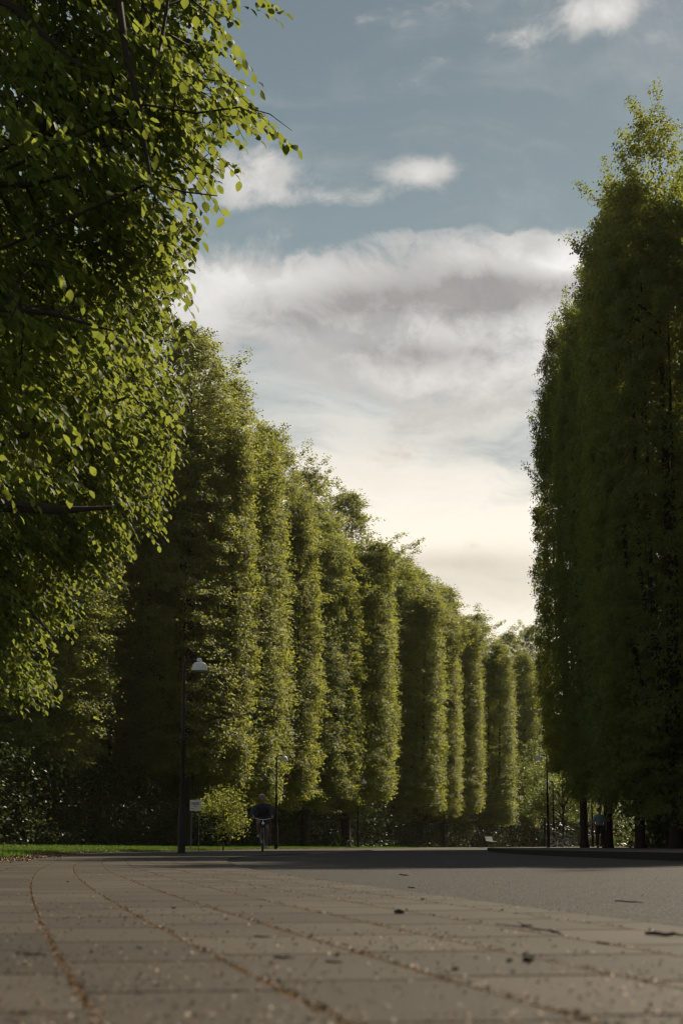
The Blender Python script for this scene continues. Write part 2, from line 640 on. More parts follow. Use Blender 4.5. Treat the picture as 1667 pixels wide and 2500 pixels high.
PATH = np.array([(-20, 52), (-16, 62), (-14, 72), (-12.5, 84), (-9, 98), (-4, 113), (2, 130), (8, 152), (14, 175), (22, 200), (32, 225)], float)


def along(rng, n, off, zhi, zpow=1.0):
    s = rng.uniform(0, len(PATH) - 1.001, n)
    i = s.astype(int)
    fr = (s - i)[:, None]
    p = PATH[i] * (1 - fr) + PATH[i + 1] * fr
    d = PATH[i + 1] - PATH[i]
    d /= np.linalg.norm(d, axis=1)[:, None]
    o = rng.uniform(off[0], off[1], n)
    x = p[:, 0] - d[:, 1] * o
    y = p[:, 1] + d[:, 0] * o
    z = rng.uniform(0, 1, n) ** zpow * zhi
    clump = np.sin(x * .9) * np.sin(y * .8 + 1) * np.sin(z * 1.1 + x * .3)
    keep = clump > -.25
    return np.stack([x, y, z], 1)[keep]


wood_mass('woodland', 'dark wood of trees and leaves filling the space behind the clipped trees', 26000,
          lambda r, n: along(r, n, (3, 26), 21), 5, M_shaded_leaf, .26)
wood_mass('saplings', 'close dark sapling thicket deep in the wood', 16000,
          lambda r, n: along(r, n, (8, 30), 9, 1.0), 9, M_shaded_leaf, .42)
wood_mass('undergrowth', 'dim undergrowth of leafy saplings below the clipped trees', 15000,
          lambda r, n: along(r, n, (-2.2, 6), 4.4, 1.25), 6, M_shaded_leaf, .17)


def right_mass(r, n):
    x = r.uniform(14.5, 34, n); y = r.uniform(50, 92, n); z = np.where(r.uniform(0, 1, n) < .45, r.uniform(0, 1, n) * 6, r.uniform(0, 1, n) * 23)
    k = (x > 14.5 + 3.5 * (y > 82)) & ((z < 6) | (x > 16))
    return np.stack([x, y, z], 1)[k]


o = wood_mass('thicket', 'black shaded thicket behind the right hand wall of trees', 22000, right_mass, 8, M_shaded_leaf, .30)


def far_mass(r, n):
    Y = r.uniform(205, 262, n); x = r.uniform(-30, 130, n)
    x = np.where((x < 40) & (Y < 235), x + 40, x)
    return np.stack([x, Y, r.uniform(0, 1, n) ** 1.3 * 15], 1)


wood_mass('far_woodland', 'low dark wood closing the view beyond the bend of the road', 15000, far_mass, 12, M_shaded_leaf, .7)


def right_verge(r, n):
    x = r.uniform(20, 44, n); Y = r.uniform(92, 175, n)
    k = x > 15 + (Y - 92) * .16 + 8 * r.uniform(0, 1, n)
    return np.stack([x, Y, r.uniform(0, 1, n) ** 1.2 * 4.2], 1)[k]


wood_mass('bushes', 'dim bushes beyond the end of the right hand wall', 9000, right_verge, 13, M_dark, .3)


def small_tree(name, label, loc, h, r, mat, seed, nsp=900, leaf=.11, trunk=.08, zlow=.25, group=None, cat='tree', squash=1.0):
    rng = np.random.default_rng(seed)
    t = thing(name, label, cat, loc, 0, group)
    b = MB()
    b.tube([(0, 0, -.1), (.03, 0, h * .3), (.0, .05, h * .65), (.03, 0, h * .9)], [trunk, trunk * .8, trunk * .4, .01], 7)
    cl = []
    for j in range(13):
        a = rng.uniform(0, 6.28); zz = h * rng.uniform(zlow, .85); rr = r * rng.uniform(.45, 1.0) * (1 - .5 * max(0, zz / h - .55))
        e = np.array([rr * math.cos(a), rr * math.sin(a) * squash, zz + rng.uniform(0, .15) * h])
        b.tube([(0, 0, zz * .7), tuple(e * np.array([.5, .5, .92])), tuple(e)], [trunk * .4, trunk * .25, .008], 5)
        cl.append(e)
    b.build('trunk', M_bark, t)
    cl = np.array(cl)
    c = cl[rng.integers(0, len(cl), nsp)]
    P0 = c + rng.normal(0, 1, (nsp, 3)) * np.array([r * .27, r * .27 * squash, h * .075])
    k = 9
    P = (P0[:, None] + rng.normal(0, .10, (nsp, k, 3)) * np.array([1.4, 1.4, .7])).reshape(-1, 3)
    P = P[P[:, 2] > .05]
    N, T = frames(len(P), rng, np.array([0, -.15, .8]), .45)
    L = rng.uniform(.7, 1.3, len(P)) * leaf
    leaves_object('crown', P, N, T, L, L * .66, mat, t)
    return t


# the sunlit bush beside the notice, low branches of the avenue
p = at(545, 2066, 62)
small_tree('shrub', 'bright green sunlit bush beside the white notice', (p.x, 62, .02), 2.4, .74, M_row, 3, 330, .10, .03, .12, cat='shrub')
# low young trees in the sun beyond the end of the right hand wall
YG = 'low sunlit trees under the end of the right hand wall'
for i, (x, yt, Y, r, lab) in enumerate([(1375, 1880, 122, 2.4, 'low sunlit tree close behind the right hand lamp post'),
                                        (1432, 1930, 132, 2.6, 'low sunlit tree above the round blue sign'),
                                        (1330, 1845, 150, 2.6, 'pale green sapling left of the right hand lamp post')]):
    p = at(x, 2060, Y)
    small_tree('young_tree', lab, (p.x, Y, .1), at(x, yt, Y).z * 1.1, r * 1.15, M_lit, 60 + i, 1500, .16, .12, .35, YG)
p = at(1466, 2060, 150)
small_tree('blossom_tree', 'small pinkish blossom tree in the gap beyond the person', (p.x, 150, .1), at(1466, 1945, 150).z, 2.0, M_pink, 77, 500, .14, .09, .35)
p = at(1438, 2060, 128)
small_tree('shrub', 'low yellowish bush behind the round blue sign', (p.x, 130, .08), 1.3, .9, M_lit, 78, 260, .12, .03, .1, cat='shrub')


# ------------------------------------------------------------------ the overhanging beeches
def beech(name, label, trunk_xy, h, edge, zr, yr, ntw, leaf, limbs, seed, mat, xspan=3.0, extra=()):
    """edge(z): how far to the right the crown reaches at height z (at the middle of its depth); yr: its depth"""
    rng = np.random.default_rng(seed)
    tx, ty = trunk_xy
    t = thing(name, label, 'tree', (tx, ty, 0))
    off = Vector((tx, ty, 0))
    b = MB()
    b.tube([(0, 0, -.2), (0, 0, .4), (.1, 0, 2.5), (.15, .1, 5), (.1, .2, 8), (0, .1, h)], [.42, .30, .25, .22, .16, .03], 12)
    pts = []
    for lm in limbs:
        pl = [Vector(q[0]) - off for q in lm]
        rd = [q[1] for q in lm]
        b.tube([Vector((0.05, .05, max(1.5, pl[0].z - .9)))] + pl, [rd[0] * 1.7] + rd, 8)
        for a, c in zip(pl[:-1], pl[1:]):
            for k in range(6): pts.append(a.lerp(c, k / 6))
    extra = list(extra)
    for lm in limbs:
        for (p0, r0), (p1, r1) in zip(lm[:-1], lm[1:]):
            if r1 < .0125:
                p0, p1 = np.array(p0), np.array(p1)
                for k in range(max(2, int(np.linalg.norm(p1 - p0) / .09))):
                    extra.append(tuple(p0 + (p1 - p0) * rng.uniform() + rng.normal(0, .05, 3)))
    ym, yh = (yr[0] + yr[1]) / 2, (yr[1] - yr[0]) / 2
    nc = ntw // 11
    z = rng.uniform(zr[0], zr[1], nc)
    y = ym + yh * np.clip(rng.normal(0, .5, nc), -1, 1)
    e = np.array([edge(k) for k in z]) - (.9 * yh * .35) * ((y - ym) / yh) ** 2
    e += .12 * np.sin(z * 3.1 + y * 2) + .09 * np.sin(z * 7.3 + y * 4.1)
    d = rng.beta(1.0, 1.9, nc) * xspan + .16
    x = e - d
    # twigs sit in flat drooping sprays round the ends of the branchlets
    cs = leaf / .09 * rng.uniform(.7, 1.3, nc)
    pick = rng.integers(0, nc, ntw)
    q = rng.normal(0, 1, (ntw, 3)) * np.array([.22, .22, .07]) * cs[pick][:, None]
    x = x[pick] + q[:, 0]; y = y[pick] + q[:, 1]; z = z[pick] + q[:, 2] - .35 * q[:, 0] - .4 * np.abs(q[:, 1])
    lim = np.array([edge(k) for k in z]) + .03
    x = np.where(x > lim, lim - np.abs(x - lim) * .4, x)
    A = np.stack([x, y, z], 1)
    if len(extra): A = np.concatenate([A, np.array(extra)])
    n = len(A)
    # twigs run outward and droop
    az = rng.normal(-.25, .8, n)
    if len(extra): az[-len(extra):] = rng.normal(-.1, .45, len(extra))
    D = np.stack([np.cos(az), np.sin(az), rng.normal(-.46, .28, n)], 1)
    D /= np.linalg.norm(D, axis=1)[:, None]
    k = 10
    tl = rng.uniform(.28, .46, n) * leaf / .075
    st = np.linspace(0.05, 1, k)
    A0 = A - D * tl[:, None]
    P = A0[:, None] + D[:, None] * (tl[:, None] * st)[..., None]
    P[..., 2] -= (st ** 2)[None] * (tl * .28)[:, None]
    side = np.where(np.arange(k) % 2 == 0, 1.0, -1.0)
    up = np.array([0, 0, 1.0])
    S = np.cross(D, up)
    S /= np.linalg.norm(S, axis=1)[:, None]
    T = D[:, None] * .75 + S[:, None] * side[None, :, None] * .8
    T[..., 2] -= .62
    T += rng.normal(0, .22, T.shape)
    T /= np.linalg.norm(T, axis=2)[..., None]
    N = np.tile(up, (n, k, 1)) + S[:, None] * side[None, :, None] * .25 + rng.normal(0, .30, (n, k, 3))
    N += D[:, None] * .35
    N = N.reshape(-1, 3); T = T.reshape(-1, 3)
    N -= T * np.sum(N * T, 1)[:, None]
    N /= np.linalg.norm(N, axis=1)[:, None]
    P = P.reshape(-1, 3)
    L = rng.uniform(.72, 1.2, len(P)) * leaf
    leaves_object('crown', P - np.array([tx, ty, 0]), N, T, L, L * rng.uniform(.58, .7, len(P)), mat, t, oval=True)
    # twigs
    for j in range(n):
        if rng.uniform() < .6:
            a = Vector(A0[j]) - off; c = Vector(A[j]) - off
            b.tube([a - Vector(D[j]) * .06, a, c - Vector((0, 0, tl[j] * .25))], [.006, .004, .002], 3, cap=False)
    # side branches from the limbs to the twig clusters
    L_ = np.array([tuple(q) for q in pts])
    for j in rng.choice(n, min(n, 220), replace=False):
        a = A0[j] - np.array([tx, ty, 0])
        dd = np.linalg.norm(L_ - a, axis=1)
        q = L_[np.argmin(dd)]
        if .12 < dd.min() < 1.1:
            mid = (a + q) / 2 + rng.normal(0, .06, 3) + np.array([0, 0, .1])
            b.tube([tuple(q), tuple(mid), tuple(a)], [.013, .008, .004], 5, cap=False)
    b.build('trunk', M_bark, t)
    return t


def edge_fn(rows, Y):
    """rows of (photo displayed y, x) -> world edge as a function of height for a tree at distance Y"""
    q = sorted((atd(x, y, Y).z, atd(x, y, Y).x) for y, x in rows)
    zs = [a for a, _ in q]; xs = [c for _, c in q]
    return lambda z: float(np.interp(z, zs, xs))


YB = 11.5
E1 = edge_fn([(-300, 520), (0, 525), (150, 560), (230, 535), (300, 525), (330, 500), (440, 480), (500, 430), (650, 420), (750, 400),
              (800, 330), (900, 260), (960, 215), (1000, 120)], YB)
z_hi, z_lo = atd(0, -330, YB).z, atd(0, 985, YB).z


def L(*q):
    return [(tuple(atd(x, y, YB + dy - 1.1)), r * .9) for x, y, dy, r in q]


limbs1 = [
    L((-500, 120, .5, .06), (-200, -160, .2, .05), (180, -200, 0, .042), (270, -20, -.2, .034), (290, 120, -.2, .026), (318, 240, -.2, .02), (345, 400, -.2, .013), (360, 470, -.2, .007)),
    L((-400, 60, .4, .05), (100, -220, 0, .04), (395, -60, 0, .02), (372, 90, 0, .016), (335, 220, -.1, .011), (322, 260, -.1, .007)),
    L((-500, 200, .3, .05), (-150, -60, .2, .04), (40, 20, .1, .028), (110, 90, 0, .02), (190, 155, -.2, .011)),
    L((-500, 420, .5, .05), (-100, 420, .3, .036), (60, 425, .2, .024), (160, 402, 0, .012)),
    L((-400, 420, .5, .04), (-60, 370, .6, .022), (40, 330, .6, .015), (100, 300, .5, .008)),
    L((-300, -250, .3, .05), (250, -120, .3, .03), (340, 30, .3, .018), (385, 100, .2, .013), (430, 175, .1, .007), (520, 190, 0, .004)),
    L((-500, 760, .5, .05), (-100, 700, .3, .034), (120, 720, 0, .02), (260, 760, -.2, .008)),
    L((330, 240, -.2, .012), (450, 260, -.2, .009), (560, 245, -.2, .006), (620, 262, -.2, .004), (670, 300, -.2, .002)),
    L((345, 420, -.2, .012), (420, 440, -.2, .008), (500, 450, -.2, .004)),
]
ext = []
for x, y in [(575, 165), (600, 168), (560, 245), (585, 262), (600, 290), (618, 255), (640, 280), (660, 290), (683, 305), (595, 240), (480, 440), (515, 458), (640, 5), (655, 2), (620, -20)]:
    ext.append(tuple(atd(x, y, YB - .2)))
beech('beech_tree', 'beech with large backlit leaves overhanging the top left corner', (-5.6, 12.3), 12.5, E1, (z_lo, z_hi), (10.0, 13.6), 3200, .089, limbs1, 21, M_near, 2.7, ext)

YC = 22.0
E2 = edge_fn([(560, 380), (700, 395), (800, 405), (900, 425), (1000, 395), (1100, 375), (1200, 330), (1250, 290), (1300, 240), (1340, 150),
              (1450, 120), (1560, 130), (1620, 60), (1680, -60)], YC)


def L2(*q):
    return [(tuple(atd(x, y, YC + dy - 2.0)), r) for x, y, dy, r in q]


limbs2 = [
    L2((-300, 1160, .5, .12), (-60, 1155, .3, .10), (60, 1166, .1, .075), (150, 1172, 0, .05), (260, 1165, -.3, .02)),
    L2((-300, 1120, .5, .10), (-40, 1040, .3, .06), (150, 960, 0, .035), (330, 900, -.3, .012)),
    L2((-300, 1330, .5, .10), (-80, 1330, .4, .05), (60, 1390, .1, .026), (130, 1470, 0, .01)),
    L2((-300, 900, .5, .10), (-40, 760, .3, .06), (150, 680, 0, .03), (330, 700, -.3, .01)),
]
beech('beech_tree', 'second leafy beech behind the first, its branch tips hanging over the lawn', (-9.6, 22.8), 15, E2,
      (atd(0, 1570, YC).z, atd(0, 560, YC).z), (19.5, 25), 4600, .10, limbs2, 33, M_near, 3.4)


# ------------------------------------------------------------------ ground
def ground_mat():
    m, nt = new_mat('woodland_soil')
    g = G(nt)
    p = g.n('ShaderNodeNewGeometry').outputs['Position']
    f = g.noise(p, 1.4, 6, .65)
    c = g.mix(f, (.028, .022, .014), (.06, .055, .025))
    g.out(g.bsdf(c, .95, g.bump(g.noise(p, 14, 4), .5, .03), 0, .2))
    return m


def asphalt_mat():
    m, nt = new_mat('asphalt')
    g = G(nt)
    p = g.n('ShaderNodeNewGeometry').outputs['Position']
    a = g.add(g.mul(g.noise(p, 110, 3, .7), .55), g.mul(g.noise(p, 34, 4, .75), .45))
    b = g.noise(p, .9, 5, .6)
    v = g.n('ShaderNodeTexVoronoi')
    g.put(v.inputs['Vector'], p); v.inputs['Scale'].default_value = 90
    c = g.mix(g.smooth(a, .42, .58), (.016, .0155, .015), (.080, .076, .072))
    c = g.mix(g.smooth(b, .35, .7, 0, .35), c, (.040, .037, .035))
    h = g.add(a, g.mul(v.outputs['Distance'], -.8))
    g.out(g.bsdf(c, .75, g.bump(h, 1.0, .012), 0, .08))
    return m


SLOPE, CURV = .232, .0023     # the courses run up to the left and bend slightly


def paver_mat():
    m, nt = new_mat('concrete_pavers')
    g = G(nt)
    p = g.n('ShaderNodeNewGeometry').outputs['Position']
    x, y, z = g.xyz(p)
    u = g.add(x, g.mul(y, SLOPE), g.mul(g.mul(y, y), -CURV), .145)
    cw, cl = .283, .56
    iu = g.m('DIVIDE', u, cw)
    row = g.m('FLOOR', iu)
    fu = g.m('FRACT', iu)
    rn = g.n('ShaderNodeTexWhiteNoise', noise_dimensions='1D')
    g.put(rn.inputs['W'], row)
    iv = g.m('DIVIDE', g.add(y, g.mul(u, -.12), g.mul(rn.outputs['Value'], cl)), cl)
    fv = g.m('FRACT', iv)
    wob = g.mul(g.m('SUBTRACT', g.noise(p, 9, 3), .5), .05)
    du = g.m('MINIMUM', fu, g.m('SUBTRACT', 1.0, fu))
    dv = g.m('MINIMUM', fv, g.m('SUBTRACT', 1.0, fv))
    du = g.mul(g.add(du, wob), cw)
    dv = g.mul(dv, cl)
    ju = g.smooth(du, .0022, .005, 1, 0)
    jv = g.smooth(dv, .006, .019, 1, 0)  # dark cross joints, widened to take in shade of the slab chamfers
    joint = g.m('MAXIMUM', ju, jv)
    tile = g.n('ShaderNodeTexWhiteNoise', noise_dimensions='2D')
    g.put(tile.inputs['Vector'], g.vec(row, g.m('FLOOR', iv), 0.0))
    grain = g.noise(p, 160, 4, .7)
    stain = g.noise(p, 1.7, 5, .6)
    c = g.mix(tile.outputs['Value'], (.039, .033, .027), (.069, .059, .049))
    c = g.mix(g.smooth(grain, .4, .75, 0, .4), c, (.072, .065, .056))
    c = g.mix(g.smooth(stain, .45, .7, 0, .45), c, (.034, .030, .025))
    deb = g.noise(p, 55, 4, .7)
    jc = g.mix(g.smooth(deb, .43, .58), (.02, .013, .008), (.15, .078, .028))
    jc = g.mix(g.smooth(g.noise(p, 5, 2), .5, .65, 0, .6), jc, (.028, .032, .012))
    c = g.mix(ju, g.mix(g.mul(jv, g.smooth(g.noise(p, 2.3, 3), .35, .65, 0.0, .75)), c, (.016, .013, .010)), jc)
    h = g.add(g.mul(joint, -1.0), g.mul(grain, .25))
    g.out(g.bsdf(c, .72, g.bump(h, .6, .006), 0, g.mul(g.m('SUBTRACT', 1.0, joint), .075)))
    return m


def verge_mat():
    m, nt = new_mat('gravel_path')
    g = G(nt)
    p = g.n('ShaderNodeNewGeometry').outputs['Position']
    a = g.noise(p, 60, 4, .7)
    b = g.noise(p, 1.2, 4)
    c = g.mix(a, (.06, .052, .045), (.125, .11, .092))
    c = g.mix(g.smooth(b, .5, .7, 0, .5), c, (.12, .08, .05))
    g.out(g.bsdf(c, .9, g.bump(a, .6, .01), 0, .05))
    return m


def lawn_mat():
    m, nt = new_mat('lawn_turf')
    g = G(nt)
    p = g.n('ShaderNodeNewGeometry').outputs['Position']
    a = g.noise(p, 8, 5, .7)
    c = g.mix(a, (.03, .05, .012), (.07, .10, .02))
    g.out(g.bsdf(c, .95, g.bump(a, .8, .04), 0, .1))
    return m


M_ground, M_asphalt, M_paver, M_verge, M_lawn = ground_mat(), asphalt_mat(), paver_mat(), verge_mat(), lawn_mat()
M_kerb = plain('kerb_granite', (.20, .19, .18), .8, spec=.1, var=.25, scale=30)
M_kerbdark = plain('shaded_kerb_and_seam', (.03, .029, .028), .85, spec=.05, var=.3, scale=30)  # granite darkened to stand for shade on the island kerb; also colours the seam


def poly(name, pts, z, mat, label=None):
    bm = bmesh.new()
    vs = [bm.verts.new((x, y, z)) for x, y in pts]
    f = bm.faces.new(vs)
    if f.normal.z < 0: f.normal_flip()
    bmesh.ops.triangulate(bm, faces=[f])
    me = bpy.data.meshes.new(name)
    bm.to_mesh(me); bm.free()
    return tag(link(name, me, mat), label, None, None, 'structure')


def smooth_line(pts, n=10):
    out = []
    P = [Vector((p[0], p[1], 0)) for p in pts]
    for i in range(len(P) - 1):
        p0, p1, p2, p3 = P[max(i - 1, 0)], P[i], P[i + 1], P[min(i + 2, len(P) - 1)]
        for k in range(n):
            t = k / n
            q = .5 * ((2 * p1) + (p2 - p0) * t + (2 * p0 - 5 * p1 + 4 * p2 - p3) * t * t + (3 * p1 - p0 - 3 * p2 + p3) * t ** 3)
            out.append((q.x, q.y))
    out.append((P[-1].x, P[-1].y))
    return out


g_me = mesh_np('ground', np.array([(-900, -300, -.05), (900, -300, -.05), (900, 1500, -.05), (-900, 1500, -.05)]), np.array([0, 1, 2, 3]), 4)
tag(link('ground', g_me, M_ground), 'dark soil under the trees', None, None, 'structure')

OUTER = smooth_line([(3.0, -8), (1.62, 0), (.85, 3.9), (.24, 7.3), (-.55, 12), (-1.13, 16.5), (-1.75, 25), (-1.5, 34), (-.6, 42), (.9, 63), (3.6, 84), (8.6, 118), (14.5, 152), (24, 195), (45, 250)])
INNER = smooth_line([(8.6, -8), (6.2, 4), (5.2, 14), (4.76, 21.7), (4.45, 30), (4.7, 45), (5.7, 60), (7.4, 76), (10.5, 95), (15, 122), (21, 152), (31, 190), (52, 240)])
LAWN = smooth_line([(-3.6, -8), (-3.7, 6), (-4.0, 14), (-4.5, 20), (-5.4, 27), (-6.4, 34), (-6.7, 42), (-6.0, 52), (-5.2, 64), (-4.6, 78), (-2.6, 92), (1.6, 112), (6.2, 134), (11.4, 157), (20, 195), (41, 252)])
poly('road', OUTER + INNER[::-1], -.012, M_asphalt, 'grey asphalt road bending to the right')
poly('pavement', LAWN + OUTER[::-1], 0.0, M_paver, 'concrete paving slabs with litter in the joints')
# raised island on the right with the far path
poly('island_path', INNER + [(90, 240), (90, -8)], .085, M_verge, 'gravelled path in the shade under the right hand trees')


def kerb(name, line, z0, z1, w, i0, i1, label, side=1, mat=None):
    """a granite kerb strip along a line"""
    pts = line[i0:i1]
    v, f = [], []
    for i, (x, y) in enumerate(pts):
        a = pts[max(i - 1, 0)]; b = pts[min(i + 1, len(pts) - 1)]
        t = Vector((b[0] - a[0], b[1] - a[1])).normalized()
        nx, ny = -t.y * side, t.x * side
        zz = z1
        v += [(x, y, z0), (x, y, zz), (x + nx * w, y + ny * w, zz), (x + nx * w, y + ny * w, z0)]
    for i in range(len(pts) - 1):
        k = i * 4
        for a in range(4): f.append((k + a, k + (a + 1) % 4, k + 4 + (a + 1) % 4, k + 4 + a))
    f.append((0, 1, 2, 3)); f.append(tuple(len(v) - 4 + a for a in (3, 2, 1, 0)))
    me = bpy.data.meshes.new(name)
    me.from_pydata(v, [], f)
    bm = bmesh.new(); bm.from_mesh(me); bmesh.ops.recalc_face_normals(bm, faces=bm.faces); bm.to_mesh(me); bm.free()
    return tag(link(name, me, mat or M_kerb), label, None, None, 'structure')


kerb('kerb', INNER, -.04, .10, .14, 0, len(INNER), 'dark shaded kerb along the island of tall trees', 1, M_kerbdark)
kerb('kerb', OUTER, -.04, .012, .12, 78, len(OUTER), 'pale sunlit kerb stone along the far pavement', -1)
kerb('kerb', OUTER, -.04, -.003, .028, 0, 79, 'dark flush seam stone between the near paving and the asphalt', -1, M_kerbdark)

# lawn: a gently rising sheet left of the paving
rng = np.random.default_rng(4)


def lawn_h(d): return .015 + .30 * (1 - math.exp(-max(d, 0) / 9))


lv, lf = [], []
cols = [0, .4, 1, 2, 4, 7, 11, 18, 40]
for i, (x, y) in enumerate(LAWN):
    a = LAWN[max(i - 1, 0)]; b = LAWN[min(i + 1, len(LAWN) - 1)]
    t = Vector((b[0] - a[0], b[1] - a[1])).normalized()
    for d in cols: lv.append((x - t.y * d + .0, y + t.x * d, lawn_h(d) - (.07 if d == 0 else 0)))
nc = len(cols)
for i in range(len(LAWN) - 1):
    for j in range(nc - 1): lf.append((i * nc + j, i * nc + j + 1, (i + 1) * nc + j + 1, (i + 1) * nc + j))
me = bpy.data.meshes.new('lawn')
me.from_pydata(lv, [], lf)
for p_ in me.polygons: p_.use_smooth = True
bm = bmesh.new(); bm.from_mesh(me); bmesh.ops.recalc_face_normals(bm, faces=bm.faces)
if sum(f_.normal.z for f_ in bm.faces) < 0: bmesh.ops.reverse_faces(bm, faces=bm.faces)
bm.to_mesh(me); bm.free()
tag(link('lawn', me, M_lawn), 'green lawn rising behind the paving', None, None, 'structure')

# grass blades
la = np.array(LAWN)
n = 60000
s = rng.uniform(12, 13.999 * 10, n) if False else rng.uniform(20, len(LAWN) - 30, n)
i = s.astype(int); fr = (s - i)[:, None]
q = la[i] * (1 - fr) + la[i + 1] * fr
t = la[i + 1] - la[i]; t /= np.linalg.norm(t, axis=1)[:, None]
d = rng.beta(.9, 2.4, n) * 9 - .06
gx = q[:, 0] - t[:, 1] * d; gy = q[:, 1] + t[:, 0] * d
gz = np.array([lawn_h(k) for k in d]) - .02
edge_n = .12 * np.sin(gy * 1.7) + .1 * np.sin(gy * 4.1)
k = d > edge_n - .05
P = np.stack([gx, gy, gz], 1)[k]
T = np.stack([rng.normal(0, .45, len(P)), rng.normal(0, .45, len(P)), np.ones(len(P))], 1); T /= np.linalg.norm(T, axis=1)[:, None]
N = rng.normal(0, 1, (len(P), 3)); N -= T * np.sum(N * T, 1)[:, None]; N /= np.linalg.norm(N, axis=1)[:, None]
Lg = rng.uniform(.04, .13, len(P))
v, f = kite_leaves(P, N, T, Lg, Lg * .16 + .006)
tag(link('grass', mesh_np('grass', v, f, 4), M_grass), 'short green grass along the edge of the paving', 'grass', None, 'stuff')

# bud scales and petals scattered over paving and road, thicker along the joints
n = 45000
yy = 1.5 + 30 * rng.uniform(0, 1, n) ** 1.9
half = yy * .25 + .2
xx = rng.uniform(-1, 1, n) * half
u = xx + yy * SLOPE - CURV * yy * yy + .145
snap = rng.uniform(0, 1, n) < .30
uj = np.round(u / .283) * .283 + rng.normal(0, .0045, n)
xx = np.where(snap, xx + uj - u, xx)
eo = np.interp(yy, [p[1] for p in OUTER[:80]], [p[0] for p in OUTER[:80]])
el = np.interp(yy, [p[1] for p in LAWN[:80]], [p[0] for p in LAWN[:80]])
cl = np.sin(xx * 5 + 1) * np.sin(yy * 2.3) + np.sin(xx * 1.7 + yy * .9)
k = (xx < eo + np.where(rng.uniform(0, 1, n) < .05, 2.5, 0.0)) & (xx > el - .3) & ((rng.uniform(0, 1, n) < .5 + .45 * cl) | snap)
zz = np.where(xx < eo, .003, -.009)
P = np.stack([xx, yy, zz], 1)[k]
N, T = frames(len(P), rng, np.array([0, 0, 1.0]), .35)
T[:, 2] = np.abs(T[:, 2]); T /= np.linalg.norm(T, axis=1)[:, None]
N -= T * np.sum(N * T, 1)[:, None]; N /= np.linalg.norm(N, axis=1)[:, None]
Lg = rng.uniform(.4, 1.25, len(P)) ** 1.5 * .0072
v, f = kite_leaves(P, N, T, Lg, Lg * .6, .3)
tag(link('fallen_leaves', mesh_np('fallen_leaves', v, f, 4), M_litter), 'brown bud scales scattered over the paving', 'leaf litter', None, 'stuff')
# brown litter bank along the lawn edge
n = 9000
s = rng.uniform(25, len(LAWN) - 40, n); i = s.astype(int); fr = (s - i)[:, None]
q = la[i] * (1 - fr) + la[i + 1] * fr
t = la[i + 1] - la[i]; t /= np.linalg.norm(t, axis=1)[:, None]
d = rng.normal(-.08, .22, n)
P = np.stack([q[:, 0] - t[:, 1] * d, q[:, 1] + t[:, 0] * d, np.where(d > .1, .05, .012) + rng.uniform(0, .02, n)], 1)
N, T = frames(n, rng, np.array([0, 0, 1.0]), .5)
Lg = rng.uniform(.02, .05, n)
v, f = kite_leaves(P, N, T, Lg, Lg * .6, .3)
tag(link('leaf_litter', mesh_np('leaf_litter', v, f, 4), M_litter), 'orange brown litter banked along the lawn edge', 'leaf litter', None, 'stuff')


def gpt(x, y, z=0.0):
    """point of the ground that the photograph shows at native (x, y)"""
    d_ = ray(x, y)
    return Vector((0, 0, CAMZ)) + d_ * ((z - CAMZ) / d_.z)


# single twigs and seed clumps one can point to
TW = [((1500, 2201), (1570, 2206), .003, 'thin dark twig lying on the sunlit asphalt near the right edge', -.012),
      ((1340, 2272), (1372, 2284), .003, 'forked dark twig on the paving just left of the long dark twig', 0),
      ((1575, 2284), (1667, 2290), .005, 'long dark twig cut by the right edge of the picture', 0),
      ((975, 2137), (998, 2139), .005, 'short curled twig on the asphalt, farthest of the road twigs', -.012),
      ((996, 2168), (1014, 2170), .004, 'short twig on the seam between asphalt and paving', -.012),
      ((1272, 2262), (1300, 2263), .0025, 'small pale brown twig left of the forked twig', 0),
      ((40, 2330), (115, 2335), .0025, 'mossy twig beside the leftmost joint of the paving', 0),
      ((1455, 2304), (1500, 2308), .002, 'thin twig on the paving under the long dark twig', 0),
      ((620, 2288), (660, 2291), .002, 'short straight twig on the paving in the middle of the slabs', 0),
      ((668, 2340), (715, 2343), .0025, 'dark twig on the paving below the middle joint', 0),
      ((795, 2350), (838, 2353), .002, 'brown twig on the paving beside the second joint', 0)]
for a, b, r, lab, z in TW:
    A, B = gpt(*a, z), gpt(*b, z)
    up = Vector((0, 0, r))
    mb = MB()
    ln = (B - A).length
    sd = Vector((0, 1, 0)) * ln * .06
    pts = [A + up, A.lerp(B, .3) + up * 1.3 + sd, A.lerp(B, .55) + up - sd * .4, A.lerp(B, .8) + up * 1.6 + sd, B + up]
    mb.tube(pts, [r * .7, r, r * .9, r * .75, r * .4], 6)
    if 'forked' in lab:
        c = A.lerp(B, .4) + up
        mb.tube([c, c + Vector((-ln * .35, ln * .5, r * 2)), c + Vector((-ln * .6, ln * .8, r * 3))], [r * .8, r * .6, r * .3], 5)
    for kk in (.35, .7):
        c = A.lerp(B, kk) + up
        mb.tube([c, c + Vector((ln * .04, ln * .10, r * 1.5))], [r * .7, r * .3], 5)
    tag(mb.build('twig', M_twig, None), lab, 'twig', 'twigs lying on the ground')
SEED = [((973, 2231), .020, 'largest dark seed clump standing on the paving in mid ground'),
        ((1295, 2349), .016, 'dark twin lobed seed clump on the paving at lower right'),
        ((1243, 2350), .010, 'small seed clump just left of the twin lobed one'),
        ((1112, 2370), .008, 'small round seed clump on the paving below the third joint'),
        ((55, 2475), .016, 'flat dark patch of leaf mould on the slab at the lower left corner'),
        ((424, 2219), .009, 'dark crumb on the paving in the middle left'),
        ((166, 2154), .009, 'dark crumb near the far bend of the leftmost joint'),
        ((1030, 2197), .010, 'small dark crumb near the asphalt seam')]
